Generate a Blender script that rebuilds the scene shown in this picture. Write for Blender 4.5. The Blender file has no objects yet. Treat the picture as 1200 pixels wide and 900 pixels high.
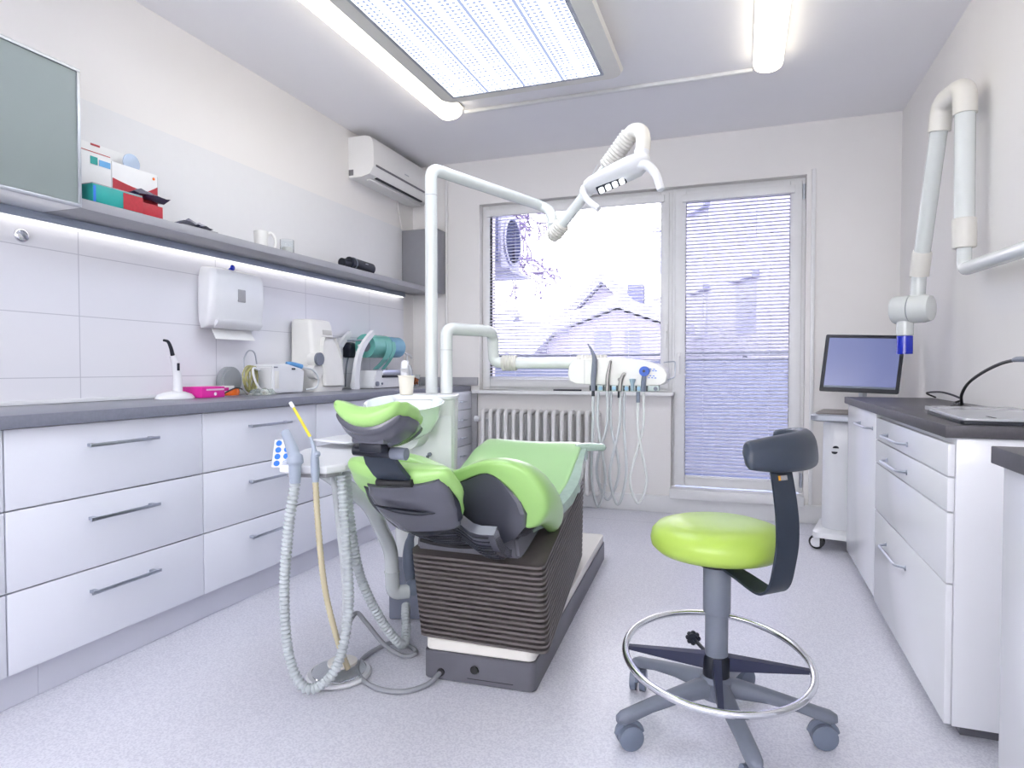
import bpy, bmesh, math, random
from mathutils import Vector, Matrix
random.seed(7)
PI = math.pi
S = bpy.context.scene
COL = S.collection

# ------------------------------------------------------------------ camera, world, exposure
FPX = 753.0; CAM_H = 1.06
_yaw = math.atan(270 / 753.0); _pit = math.atan(20 / 800.0)
_F = Vector((-math.sin(_yaw) * math.cos(_pit), math.cos(_yaw) * math.cos(_pit), -math.sin(_pit)))
_R = Vector((math.cos(_yaw), math.sin(_yaw), 0)); _U = _R.cross(_F)
cd = bpy.data.cameras.new('camera'); cam = bpy.data.objects.new('camera', cd); COL.objects.link(cam)
cd.sensor_width = 36; cd.lens = 36 * FPX / 1200; cd.clip_start = .05; cd.clip_end = 300
cam.matrix_world = Matrix(((_R.x, _U.x, -_F.x, 0), (_R.y, _U.y, -_F.y, 0), (_R.z, _U.z, -_F.z, CAM_H), (0, 0, 0, 1)))
S.camera = cam
S.view_settings.view_transform = 'Standard'; S.view_settings.look = 'None'
S.view_settings.exposure = 1.66; S.view_settings.gamma = 1; S.view_settings.use_curve_mapping = False
w = bpy.data.worlds.new('overcast_sky'); S.world = w; w.use_nodes = True
wn = w.node_tree; bg = wn.nodes['Background']
tc = wn.nodes.new('ShaderNodeTexCoord'); nz = wn.nodes.new('ShaderNodeTexNoise'); nz.inputs['Scale'].default_value = 1.5
cr = wn.nodes.new('ShaderNodeValToRGB'); cr.color_ramp.elements[0].color = (.97, .94, .97, 1); cr.color_ramp.elements[1].color = (1, .97, .97, 1)
wn.links.new(tc.outputs['Generated'], nz.inputs['Vector']); wn.links.new(nz.outputs['Fac'], cr.inputs['Fac'])
wn.links.new(cr.outputs['Color'], bg.inputs['Color']); bg.inputs['Strength'].default_value = 2.7
PANEL_E = 2.6; TUBE_E = 1.7; STRIP_E = 0.9

# ------------------------------------------------------------------ materials
MATS = {}
def mat(name, col, rough=.5, metal=0, noise=0.0, scale=20, col2=None, bump=0, trans=0, alpha=1, emit=None, estr=0, coat=0, ior=1.45, sheen=0):
    if name in MATS: return MATS[name]
    m = bpy.data.materials.new(name); m.use_nodes = True; nt = m.node_tree; b = nt.nodes['Principled BSDF']
    b.inputs['Base Color'].default_value = (*col, 1); b.inputs['Roughness'].default_value = rough
    b.inputs['Metallic'].default_value = metal; b.inputs['IOR'].default_value = ior
    b.inputs['Transmission Weight'].default_value = trans; b.inputs['Alpha'].default_value = alpha
    b.inputs['Coat Weight'].default_value = coat
    if emit: b.inputs['Emission Color'].default_value = (*emit, 1); b.inputs['Emission Strength'].default_value = estr
    t = nt.nodes.new('ShaderNodeTexCoord'); n = nt.nodes.new('ShaderNodeTexNoise'); n.inputs['Scale'].default_value = scale
    n.inputs['Detail'].default_value = 3
    nt.links.new(t.outputs['Object'], n.inputs['Vector'])
    c2 = col2 or tuple(max(0, c * (1 - (noise or .03))) for c in col)
    r = nt.nodes.new('ShaderNodeValToRGB'); r.color_ramp.elements[0].position = .35; r.color_ramp.elements[1].position = .65
    r.color_ramp.elements[0].color = (*c2, 1); r.color_ramp.elements[1].color = (*col, 1)
    nt.links.new(n.outputs['Fac'], r.inputs['Fac']); nt.links.new(r.outputs['Color'], b.inputs['Base Color'])
    if bump:
        bp = nt.nodes.new('ShaderNodeBump'); bp.inputs['Strength'].default_value = bump; bp.inputs['Distance'].default_value = .002
        nt.links.new(n.outputs['Fac'], bp.inputs['Height']); nt.links.new(bp.outputs['Normal'], b.inputs['Normal'])
    MATS[name] = m; return m

def emis(name, col, s):
    m = bpy.data.materials.new(name); m.use_nodes = True; nt = m.node_tree; nt.nodes.clear()
    o = nt.nodes.new('ShaderNodeOutputMaterial'); e = nt.nodes.new('ShaderNodeEmission')
    e.inputs[0].default_value = (*col, 1); e.inputs[1].default_value = s; nt.links.new(e.outputs[0], o.inputs[0])
    MATS[name] = m; return m

M_wall = mat('wall_paint', (.83, .81, .80), .8, noise=.015, scale=3, bump=.05)
M_ceil = mat('ceiling_paint', (.90, .89, .92), .85, noise=.015, scale=2)
M_trimw = mat('window_pvc', (.80, .80, .81), .35, noise=.02)
M_cab = mat('white_lacquer_blue_lit', (.80, .82, .90), .22, noise=.01, scale=2, coat=.2)  # blue cast of window and ceiling panel light put into the white base colour
M_cabr = mat('white_lacquer_right', (.84, .85, .89), .2, noise=.01, scale=2, coat=.2)
M_plinth = mat('plinth_laminate', (.66, .67, .76), .35, noise=.02, scale=4)
M_top = mat('grey_laminate', (.215, .225, .28), .33, noise=.08, scale=90)
M_topd = mat('dark_grey_laminate', (.070, .066, .077), .4, noise=.15, scale=120)
M_shelf = mat('shelf_grey', (.36, .36, .39), .4, noise=.04, scale=10)
M_metal = mat('brushed_metal', (.52, .55, .62), .3, 1, noise=.08, scale=60)
M_chrome = mat('chrome', (.80, .81, .84), .12, 1, noise=.03)
M_alu = mat('aluminium', (.50, .52, .56), .42, .7, noise=.05)
M_frost = mat('frosted_glass', (.50, .58, .57), .30, noise=.03, scale=3, trans=.55)
M_green = mat('apple_green_vinyl', (.36, .62, .20), .30, noise=.02, scale=5, coat=.25)
M_greenl = mat('pale_green_vinyl', (.38, .62, .29), .28, noise=.03, scale=6, coat=.4)
M_greens = mat('yellow_green_vinyl', (.42, .60, .10), .33, noise=.02, scale=5, coat=.1)
M_shell = mat('charcoal_gloss_plastic', (.092, .095, .122), .2, noise=.06, scale=6, coat=.5)
M_dark = mat('navy_black_plastic', (.010, .013, .024), .42, noise=.2)
M_bell = mat('bellows_rubber', (.125, .11, .108), .42, noise=.10, scale=30)
M_base = mat('base_grey_plastic', (.125, .125, .15), .4, noise=.05)
M_cream = mat('cream_plastic', (.76, .74, .69), .35, noise=.02)
M_white = mat('white_plastic', (.76, .77, .80), .28, noise=.015, coat=.2)
M_arm = mat('white_enamel_tube', (.70, .73, .72), .25, noise=.015, coat=.3)
M_ribw = mat('ribbed_cream_rubber', (.66, .64, .59), .5, noise=.03)
M_hose = mat('pale_grey_hose', (.58, .61, .63), .4, noise=.04)
M_hosey = mat('yellowed_hose', (.56, .50, .34), .4, noise=.05)
M_blue_grey = mat('blue_grey_plastic', (.17, .20, .27), .35, noise=.06)
M_slate = mat('slate_grey_plastic', (.19, .21, .265), .42, noise=.05)
M_strap = mat('strap_charcoal', (.026, .036, .056), .42, noise=.06, scale=40, bump=.1)
M_black = mat('black_rubber', (.015, .015, .018), .5, noise=.2)
M_rad = mat('radiator_enamel', (.76, .75, .75), .35, noise=.02)
M_glass = mat('clear_glass', (.95, .97, 1), .02, trans=1, ior=1.02)
M_glasst = mat('tinted_window_glass', (.64, .64, .68), .02, trans=1, ior=1.02)
M_glassr = mat('clear_glassware', (.93, .96, .97), .03, trans=1, ior=1.3)
M_film = mat('clear_film', (.88, .95, .92), .10, trans=.85, ior=1.1, coat=.6, noise=.08, scale=25, bump=.4)
M_blind = mat('blind_slat', (.56, .57, .70), .4, noise=.02)
M_steri = mat('off_white_plastic', (.76, .755, .73), .35, noise=.02)
M_magenta = mat('magenta_card', (.70, .02, .33), .4, noise=.05)
M_pinkp = mat('pale_pink_card', (.80, .55, .70), .4, noise=.04)
M_card = mat('white_card', (.80, .80, .80), .5, noise=.02)
M_red = mat('red_card', (.48, .03, .045), .45, noise=.1, scale=80)
M_teal = mat('teal_card', (.02, .36, .33), .45, noise=.08)
M_blue = mat('cobalt_plastic', (.01, .03, .55), .2, noise=.1, coat=.5)
M_bluel = mat('blue_print', (.04, .20, .72), .3, noise=.05)
M_orange = mat('orange_tinted_plastic', (.90, .16, .01), .15, noise=.05, coat=.5, trans=.15)
M_tealr = mat('teal_pouch_film', (.20, .62, .55), .2, noise=.06, trans=.2, coat=.3)
M_bluer = mat('blue_pouch_film', (.25, .55, .78), .2, noise=.06, trans=.2, coat=.3)
M_yellow = mat('yellow_plastic', (.80, .68, .06), .3, noise=.04, trans=.1)
M_olive = mat('olive_cable', (.40, .38, .16), .5, noise=.1)
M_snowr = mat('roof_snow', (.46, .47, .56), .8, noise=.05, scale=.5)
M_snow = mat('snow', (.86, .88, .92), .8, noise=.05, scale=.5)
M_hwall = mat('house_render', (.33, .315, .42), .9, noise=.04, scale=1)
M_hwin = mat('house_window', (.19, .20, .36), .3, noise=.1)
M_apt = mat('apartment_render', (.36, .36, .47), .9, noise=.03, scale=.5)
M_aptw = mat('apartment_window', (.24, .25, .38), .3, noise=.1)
M_twig = mat('twig_bark', (.12, .09, .20), .8, noise=.2)
M_screen = mat('monitor_screen', (.07, .08, .17), .2, noise=.05, scale=2, emit=(.20, .23, .45), estr=.22)
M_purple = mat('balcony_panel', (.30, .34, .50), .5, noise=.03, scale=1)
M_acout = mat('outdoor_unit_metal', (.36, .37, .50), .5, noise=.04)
M_acgr = mat('outdoor_fan_grille', (.10, .12, .27), .5, noise=.3, scale=30)

def floor_mat():
    m = bpy.data.materials.new('speckled_vinyl'); m.use_nodes = True; nt = m.node_tree; b = nt.nodes['Principled BSDF']
    t = nt.nodes.new('ShaderNodeTexCoord')
    v = nt.nodes.new('ShaderNodeTexNoise'); v.inputs['Scale'].default_value = 170; v.inputs['Detail'].default_value = 2
    r = nt.nodes.new('ShaderNodeValToRGB'); r.color_ramp.elements[0].position = .38; r.color_ramp.elements[1].position = .62
    r.color_ramp.elements[0].color = (.60, .60, .68, 1); r.color_ramp.elements[1].color = (.74, .74, .81, 1)
    e = r.color_ramp.elements.new(.50); e.color = (.68, .68, .75, 1)
    nt.links.new(t.outputs['Object'], v.inputs['Vector']); nt.links.new(v.outputs['Fac'], r.inputs['Fac'])
    n2 = nt.nodes.new('ShaderNodeTexNoise'); n2.inputs['Scale'].default_value = 1.3
    nt.links.new(t.outputs['Object'], n2.inputs['Vector'])
    mr = nt.nodes.new('ShaderNodeMapRange'); mr.inputs['To Min'].default_value = .24; mr.inputs['To Max'].default_value = .42
    nt.links.new(n2.outputs['Fac'], mr.inputs['Value']); nt.links.new(mr.outputs['Result'], b.inputs['Roughness'])
    # welded seams across the sheet
    sx = nt.nodes.new('ShaderNodeSeparateXYZ'); nt.links.new(t.outputs['Object'], sx.inputs[0])
    last = r.outputs['Color']
    for yy in (2.62, 4.12):
        sub = nt.nodes.new('ShaderNodeMath'); sub.operation = 'SUBTRACT'; sub.inputs[1].default_value = yy
        ab = nt.nodes.new('ShaderNodeMath'); ab.operation = 'ABSOLUTE'; lt = nt.nodes.new('ShaderNodeMath'); lt.operation = 'LESS_THAN'; lt.inputs[1].default_value = .0025
        nt.links.new(sx.outputs['Y'], sub.inputs[0]); nt.links.new(sub.outputs[0], ab.inputs[0]); nt.links.new(ab.outputs[0], lt.inputs[0])
        mx = nt.nodes.new('ShaderNodeMixRGB'); mx.inputs['Color2'].default_value = (.42, .42, .50, 1)
        nt.links.new(lt.outputs[0], mx.inputs['Fac']); nt.links.new(last, mx.inputs['Color1']); last = mx.outputs['Color']
    nt.links.new(last, b.inputs['Base Color'])
    return m
M_floor = floor_mat()

def tile_mat():
    m = bpy.data.materials.new('large_wall_tile'); m.use_nodes = True; nt = m.node_tree; b = nt.nodes['Principled BSDF']
    b.inputs['Roughness'].default_value = .18
    t = nt.nodes.new('ShaderNodeTexCoord'); sx = nt.nodes.new('ShaderNodeSeparateXYZ'); nt.links.new(t.outputs['Object'], sx.inputs[0])
    def line(sock, off, per, wid):
        a = nt.nodes.new('ShaderNodeMath'); a.operation = 'SUBTRACT'; a.inputs[1].default_value = off; nt.links.new(sock, a.inputs[0])
        mo = nt.nodes.new('ShaderNodeMath'); mo.operation = 'PINGPONG'; mo.inputs[1].default_value = per / 2; nt.links.new(a.outputs[0], mo.inputs[0])
        l = nt.nodes.new('ShaderNodeMath'); l.operation = 'LESS_THAN'; l.inputs[1].default_value = wid; nt.links.new(mo.outputs[0], l.inputs[0])
        return l.outputs[0]
    a = line(sx.outputs['Y'], 2.305, .735, .0022); c = line(sx.outputs['Z'], 1.137, .254, .0018)
    mx = nt.nodes.new('ShaderNodeMath'); mx.operation = 'MAXIMUM'; nt.links.new(a, mx.inputs[0]); nt.links.new(c, mx.inputs[1])
    mc = nt.nodes.new('ShaderNodeMixRGB'); mc.inputs['Color1'].default_value = (.78, .78, .83, 1); mc.inputs['Color2'].default_value = (.56, .56, .62, 1)
    nt.links.new(mx.outputs[0], mc.inputs['Fac']); nt.links.new(mc.outputs[0], b.inputs['Base Color'])
    return m
M_tile = tile_mat()

def panel_mat():
    m = bpy.data.materials.new('prismatic_diffuser'); m.use_nodes = True; nt = m.node_tree; nt.nodes.clear()
    o = nt.nodes.new('ShaderNodeOutputMaterial'); e = nt.nodes.new('ShaderNodeEmission'); nt.links.new(e.outputs[0], o.inputs[0])
    t = nt.nodes.new('ShaderNodeTexCoord'); sx = nt.nodes.new('ShaderNodeSeparateXYZ'); nt.links.new(t.outputs['Object'], sx.inputs[0])
    def math_(op, a, b=None, v=None):
        n = nt.nodes.new('ShaderNodeMath'); n.operation = op; nt.links.new(a, n.inputs[0])
        if b is not None: nt.links.new(b, n.inputs[1])
        if v is not None: n.inputs[1].default_value = v
        return n.outputs[0]
    px = math_('PINGPONG', sx.outputs['X'], v=.0135); py = math_('PINGPONG', sx.outputs['Y'], v=.0135)
    gx = math_('LESS_THAN', px, v=.0088); gy = math_('LESS_THAN', py, v=.0092)
    dot = math_('MULTIPLY', gx, gy)
    # four tubes behind: dimmer bands half way between them
    band = math_('PINGPONG', math_('SUBTRACT', sx.outputs['X'], v=.0), v=.11)
    band = math_('DIVIDE', band, v=.11)                       # 0 between tubes .. 1 under a tube
    dim = math_('LESS_THAN', band, v=.20)
    dotm = math_('MULTIPLY', dot, math_('LESS_THAN', band, v=.86))
    f = math_('MAXIMUM', math_('MULTIPLY', dotm, v=.985), math_('MULTIPLY', math_('MULTIPLY', dim, gx), v=.985))
    mx = nt.nodes.new('ShaderNodeMixRGB'); mx.inputs['Color1'].default_value = (.84, .91, 1, 1); mx.inputs['Color2'].default_value = (.050, .060, .095, 1)
    nt.links.new(f, mx.inputs['Fac']); nt.links.new(mx.outputs[0], e.inputs[0]); e.inputs[1].default_value = PANEL_E
    return m

# ------------------------------------------------------------------ geometry helpers (world coordinates unless told)
def BM(): return bmesh.new()
def box(bm, x0, x1, y0, y1, z0, z1, bev=0, seg=2, M=None):
    r = bmesh.ops.create_cube(bm, size=1); vs = r['verts']
    for v in vs: v.co = Vector(((x0 + x1) / 2 + v.co.x * (x1 - x0), (y0 + y1) / 2 + v.co.y * (y1 - y0), (z0 + z1) / 2 + v.co.z * (z1 - z0)))
    if bev:
        es = list({e for v in vs for e in v.link_edges})
        r = bmesh.ops.bevel(bm, geom=es, offset=bev, segments=seg, affect='EDGES', profile=.5)
        vs = list({v for f in r['faces'] for v in f.verts} | {v for v in vs if v.is_valid})
    if M is not None:
        for v in vs: v.co = M @ v.co
    return bm
def ring_loft(bm, rings, cap=True, closed=False):
    vr = [[bm.verts.new(p) for p in r] for r in rings]; n = len(vr[0])
    m = len(vr)
    for i in range(m if closed else m - 1):
        a, b = vr[i], vr[(i + 1) % m]
        for k in range(n):
            try: bm.faces.new((a[k], a[(k + 1) % n], b[(k + 1) % n], b[k]))
            except ValueError: pass
    if cap and not closed:
        bm.faces.new(list(reversed(vr[0]))); bm.faces.new(vr[-1])
    return bm
def catmull(pts, k=8):
    P = [Vector(p) for p in pts]; out = []
    for i in range(len(P) - 1):
        p0 = P[i - 1] if i else P[0] * 2 - P[1]; p1, p2 = P[i], P[i + 1]; p3 = P[i + 2] if i + 2 < len(P) else P[-1] * 2 - P[-2]
        for j in range(k):
            t = j / k
            out.append(.5 * ((2 * p1) + (-p0 + p2) * t + (2 * p0 - 5 * p1 + 4 * p2 - p3) * t * t + (-p0 + 3 * p1 - 3 * p2 + p3) * t ** 3))
    out.append(P[-1]); return out
def fillet(pts, r, k=6):
    P = [Vector(p) for p in pts]; out = [P[0]]
    for i in range(1, len(P) - 1):
        a, b, c = P[i - 1], P[i], P[i + 1]; rr = min(r, (a - b).length * .48, (c - b).length * .48)
        s = b + (a - b).normalized() * rr; e = b + (c - b).normalized() * rr
        for j in range(k + 1):
            t = j / k; out.append(s * (1 - t) ** 2 + b * 2 * t * (1 - t) + e * t * t)
    out.append(P[-1]); return out
def tube(bm, pts, r, n=14, closed=False, cap=True, flat=1.0, up=None):
    P = [Vector(p) for p in pts]; m = len(P); rings = []
    def tan(i):
        if closed: return (P[(i + 1) % m] - P[i - 1]).normalized()
        return (P[min(i + 1, m - 1)] - P[max(i - 1, 0)]).normalized()
    t = tan(0); ref = Vector(up) if up else (Vector((0, 0, 1)) if abs(t.z) < .9 else Vector((1, 0, 0)))
    nrm = (ref - t * ref.dot(t)).normalized()
    for i in range(m):
        t = tan(i); nrm = (nrm - t * nrm.dot(t)).normalized(); bn = t.cross(nrm)
        rr = r(i / (m - 1)) if callable(r) else r
        rings.append([P[i] + (nrm * math.cos(2 * PI * k / n) * flat + bn * math.sin(2 * PI * k / n)) * rr for k in range(n)])
    return ring_loft(bm, rings, cap, closed)
def resample(P, step):
    P = [Vector(p) for p in P]; L = [0]
    for a, b in zip(P, P[1:]): L.append(L[-1] + (b - a).length)
    n = max(2, int(L[-1] / step)); out = []; j = 0
    for i in range(n + 1):
        s = L[-1] * i / n
        while j < len(L) - 2 and L[j + 1] < s: j += 1
        out.append(P[j].lerp(P[j + 1], (s - L[j]) / max(1e-9, L[j + 1] - L[j])))
    return out
def ribbed(bm, pts, r, pitch=.008, depth=.0022, n=12):
    pitch = max(pitch, .014)
    P = resample(pts, pitch / 2); m = len(P)
    return tube(bm, P, lambda t: r + (depth if int(round(t * (m - 1))) % 2 else -depth), n)
def lathe(bm, prof, c=(0, 0, 0), n=32, M=None, sx=1, sy=1):
    rings = []
    for r, z in prof:
        rings.append([Vector((c[0] + sx * r * math.cos(2 * PI * k / n), c[1] + sy * r * math.sin(2 * PI * k / n), c[2] + z)) for k in range(n)])
    if M is not None: rings = [[M @ p for p in q] for q in rings]
    return ring_loft(bm, rings, True)
def cylz(bm, x, y, z0, z1, r, n=24, b=.0):
    prof = [(r, z0), (r, z1)] if not b else [(r - b, z0), (r, z0 + b), (r, z1 - b), (r - b, z1)]
    return lathe(bm, prof, (x, y, 0), n)
def cyl2(bm, a, b, r, n=20, r2=None):
    a, b = Vector(a), Vector(b)
    return tube(bm, [a, b], (lambda t: r + (r2 - r) * t) if r2 is not None else r, n)
def prism(bm, poly, z0, z1, M=None, bev=0):
    rs = [[Vector((x, y, z0)) for x, y in poly], [Vector((x, y, z1)) for x, y in poly]]
    if bev:
        cx = sum(p[0] for p in poly) / len(poly); cy = sum(p[1] for p in poly) / len(poly)
        def sh(z): 
            out = []
            for x, y in poly:
                d = math.hypot(x - cx, y - cy); k = (d - bev) / d if d > bev else 1
                out.append(Vector((cx + (x - cx) * k, cy + (y - cy) * k, z)))
            return out
        s = 1 if z1 > z0 else -1
        rs = [sh(z0), [Vector((x, y, z0 + bev * s)) for x, y in poly], [Vector((x, y, z1 - bev * s)) for x, y in poly], sh(z1)]
    if M is not None: rs = [[M @ p for p in r] for r in rs]
    return ring_loft(bm, rs)
def rrect(x0, x1, y0, y1, r, n=5):
    out = []
    for cx, cy, a in ((x1 - r, y1 - r, 0), (x0 + r, y1 - r, 90), (x0 + r, y0 + r, 180), (x1 - r, y0 + r, 270)):
        for k in range(n + 1):
            t = math.radians(a + 90 * k / n); out.append((cx + r * math.cos(t), cy + r * math.sin(t)))
    return out
def sgp(v, p): return math.copysign(abs(v) ** p, v)
def pad(bm, st, n=40, e=.55, ends=(1, 1), liftp=2.0, side=(1, 0, 0)):
    """upholstered body lofted along stations (centre, half width, top thickness, bottom thickness, edge lift)"""
    st = [(Vector(s[0]), *s[1:]) for s in st]
    K = 6; dense = []
    C = catmull([s[0] for s in st], K)
    for i in range(len(C)):
        j = min(i // K, len(st) - 2); t = i / K - j; t2 = t * t * (3 - 2 * t)
        dense.append([C[i]] + [st[j][q] * (1 - t2) + st[j + 1][q] * t2 for q in range(1, 5)])
    rings = []; m = len(dense)
    def tang(i): return (dense[min(i + 1, m - 1)][0] - dense[max(0, i - 1)][0]).normalized()
    def mk(c, tg, hw, tt, bb, lift, k, kt):
        sd = Vector(side); sd = (sd - tg * sd.dot(tg)).normalized(); up = sd.cross(tg)
        if up.z < 0: up = -up
        out = []
        for q in range(n):
            a = 2 * PI * q / n; u = sgp(math.cos(a), e); s = math.sin(a)
            h = (tt if s > 0 else bb) * sgp(s, .75) * kt
            out.append(c + sd * u * hw * k + up * (h + lift * abs(u * k) ** liftp))
        return out
    rr = (0.0, .25, .5, .75, .92)
    if ends[0]:
        c, hw, tt, bb, lf = dense[0]; tg = tang(0); L = ends[0] * (tt + bb) * .5
        for x in rr: q = math.sqrt(1 - (1 - x) ** 2); rings.append(mk(c - tg * L * (1 - x), tg, hw, tt, bb, lf, 1 - (1 - max(q, .02)) * min(1, L / hw), max(q, .05)))
    for i, (c, hw, tt, bb, lf) in enumerate(dense): rings.append(mk(c, tang(i), hw, tt, bb, lf, 1, 1))
    if ends[1]:
        c, hw, tt, bb, lf = dense[-1]; tg = tang(m - 1); L = ends[1] * (tt + bb) * .5
        for x in reversed(rr): q = math.sqrt(1 - (1 - x) ** 2); rings.append(mk(c + tg * L * (1 - x), tg, hw, tt, bb, lf, 1 - (1 - max(q, .02)) * min(1, L / hw), max(q, .05)))
    return ring_loft(bm, rings)
def sphere(bm, c, r, sx=1, sy=1, sz=1, n=20):
    q = bmesh.ops.create_uvsphere(bm, u_segments=n, v_segments=n // 2, radius=r)
    for v in q['verts']: v.co = Vector((v.co.x * sx + c[0], v.co.y * sy + c[1], v.co.z * sz + c[2]))
    return bm
def Rz(deg, at=(0, 0, 0)): return Matrix.Translation(at) @ Matrix.Rotation(math.radians(deg), 4, 'Z') @ Matrix.Translation(-Vector(at))
def frame_m(o, x, z):
    """matrix with local x, z directions at o"""
    x = Vector(x).normalized(); z = Vector(z); z = (z - x * z.dot(x)).normalized(); y = z.cross(x)
    return Matrix(((x.x, y.x, z.x, o[0]), (x.y, y.y, z.y, o[1]), (x.z, y.z, z.z, o[2]), (0, 0, 0, 1)))

# ------------------------------------------------------------------ object helpers
def obj(name, bm, m, parent=None, smooth=40, sub=0, solid=0):
    bmesh.ops.remove_doubles(bm, verts=bm.verts, dist=1e-6)
    bmesh.ops.recalc_face_normals(bm, faces=bm.faces)
    vs = [v.co for v in bm.verts]
    if parent is not None and parent.type == 'EMPTY' or parent is not None: pass
    lo = Vector([min(v[i] for v in vs) for i in range(3)]); hi = Vector([max(v[i] for v in vs) for i in range(3)])
    c = (lo + hi) / 2
    if parent is None: c.z = lo.z
    for v in bm.verts: v.co -= c
    me = bpy.data.meshes.new(name); bm.to_mesh(me); bm.free()
    o = bpy.data.objects.new(name, me); COL.objects.link(o)
    if m: me.materials.append(m)
    me.polygons.foreach_set('use_smooth', [True] * len(me.polygons))
    if smooth < 180:
        try: me.set_sharp_from_angle(angle=math.radians(smooth))
        except Exception: pass
    o['w'] = list(c)
    if parent is not None:
        o.parent = parent; o.location = c - Vector(parent['w'])
    else: o.location = c
    if sub:
        s = o.modifiers.new('sub', 'SUBSURF'); s.levels = sub; s.render_levels = sub
    return o
def tag(o, label, cat, group=None):
    o['label'] = label; o['category'] = cat
    if group: o['group'] = group
    return o
def thing(name, loc, label, cat, group=None):
    o = bpy.data.objects.new(name, None); COL.objects.link(o); o.location = loc; o['w'] = list(loc); o.empty_display_size = .05
    return tag(o, label, cat, group)
def struct(name, bm, m, parent=None, smooth=30):
    o = obj(name, bm, m, parent, smooth)
    if parent is None: o['kind'] = 'structure'
    return o
def copy_tree(o, parent=None, dl=(0, 0, 0)):
    c = o.copy(); COL.objects.link(c); c.parent = parent
    if parent is None: c.location = Vector(o.location) + Vector(dl)
    for ch in [k for k in bpy.data.objects if k.parent == o]: copy_tree(ch, c)
    return c
def bxo(name, b, m, parent=None, bev=0): return obj(name, box(BM(), *b, bev=bev), m, parent)

# ================================================================== ROOM
XL, XR, YB, YF, ZC = -2.6, .96, 4.8, -1.3, 2.72
struct('floor', box(BM(), XL - .2, XR + .2, YF - .2, YB + .35, -.08, 0), M_floor)
struct('ceiling', box(BM(), XL - .2, XR + .2, YF - .2, YB + .35, ZC, ZC + .1), M_ceil)
struct('wall_left', box(BM(), XL - .2, XL, YF - .2, YB + .35, 0, ZC), M_wall)
struct('wall_right', box(BM(), XR, XR + .2, YF - .2, YB + .35, 0, ZC), M_wall)
b = BM()
box(b, XL, XR, YF - .2, YF, 0, .85); box(b, XL, XR, YF - .2, YF, 2.45, ZC); box(b, XL, -2.4, YF - .2, YF, .85, 2.45); box(b, .8, XR, YF - .2, YF, .85, 2.45)
struct('wall_front', b, M_wall)
b = BM()                                                                                     # unseen window added behind the camera to let in fill daylight
for q in ((-2.4, -2.34), (-1.36, -1.27), (-.33, -.24), (.74, .8)): box(b, *q, YF - .12, YF - .05, .85, 2.45)
box(b, -2.34, .74, YF - .12, YF - .05, .85, .91); box(b, -2.34, .74, YF - .12, YF - .05, 2.39, 2.45)
wf_ = struct('added_fill_window', b, M_trimw); obj('pane', box(BM(), -2.34, .74, YF - .09, YF - .086, .91, 2.39), M_glass, wf_)
b = BM()
box(b, XL, -2.0, YB, YB + .35, 0, ZC); box(b, .40, XR, YB, YB + .35, 0, ZC)
box(b, -2.0, .40, YB, YB + .35, 2.37, ZC); box(b, -2.0, -.49, YB, YB + .35, 0, .885); box(b, -.49, .40, YB, YB + .35, 0, .115)
struct('wall_back', b, M_wall)
struct('baseboard_back', box(BM(), -1.95, XR, YB - .025, YB, 0, .125, .004), M_trimw)
struct('trim_1', box(BM(), -2.03, -.47, 4.71, 4.86, .857, .885, .004), M_trimw)          # window sill board
struct('trim_2', box(BM(), XL, XL + .008, -1.0, 4.62, .90, 1.652), M_tile)                  # large tiles above the counter
struct('trim_3', box(BM(), XL, XL + .004, 1.0, 4.62, 1.652, 2.18), mat('wall_band_grey', (.77, .77, .785), .5, noise=.01))  # thin raised band, slightly cooler and darker than the wall colour
b = BM(); box(b, -.49, .40, 4.735, 4.87, .118, .185, .004)
struct('trim_4', b, M_trimw)                                                                  # door threshold
b = BM(); box(b, .43, .455, 4.785, 4.80, .12, 2.40, .002); struct('trim_5', b, M_trimw)       # thin strip beside the door

# window
wn_ = thing('window_1', (-1.25, 4.9, .885), 'wide white framed window', 'window'); del wn_['label'], wn_['category']; wn_['kind'] = 'structure'
b = BM(); y0, y1 = 4.87, 4.93
box(b, -2.0, -1.945, y0, y1, .885, 2.37, .003); box(b, -.555, -.49, y0, y1, .885, 2.37, .003)
box(b, -1.945, -.555, y0, y1, .885, .92, .003); box(b, -1.945, -.555, y0, y1, 2.33, 2.37, .003)
obj('window_frame', b, M_trimw, wn_)
b = BM(); y0, y1 = 4.855, 4.915
box(b, -1.985, -1.93, y0, y1, .905, 2.35, .005); box(b, -.575, -.515, y0, y1, .905, 2.35, .005)
box(b, -1.93, -.575, y0, y1, .905, .972, .005); box(b, -1.93, -.575, y0, y1, 2.29, 2.35, .005)
obj('sash', b, M_trimw, wn_)
obj('pane', box(BM(), -1.93, -.575, 4.90, 4.904, .97, 2.29), M_glasst, wn_)
dr_ = thing('door_1', (-.05, 4.9, .115), 'glazed balcony door', 'door'); del dr_['label'], dr_['category']; dr_['kind'] = 'structure'
b = BM(); y0, y1 = 4.87, 4.93
box(b, -.49, -.462, y0, y1, .185, 2.37, .003); box(b, .372, .40, y0, y1, .185, 2.37, .003); box(b, -.462, .372, y0, y1, 2.34, 2.37, .003)
obj('door_frame', b, M_trimw, dr_)
b = BM(); y0, y1 = 4.85, 4.915
box(b, -.472, -.395, y0, y1, .195, 2.35, .006); box(b, .302, .378, y0, y1, .195, 2.35, .006)
box(b, -.395, .302, y0, y1, .195, .262, .006); box(b, -.395, .302, y0, y1, 2.27, 2.35, .006)
obj('sash', b, M_trimw, dr_)
obj('pane', box(BM(), -.395, .302, 4.90, 4.904, .262, 2.27), M_glasst, dr_)
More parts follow.
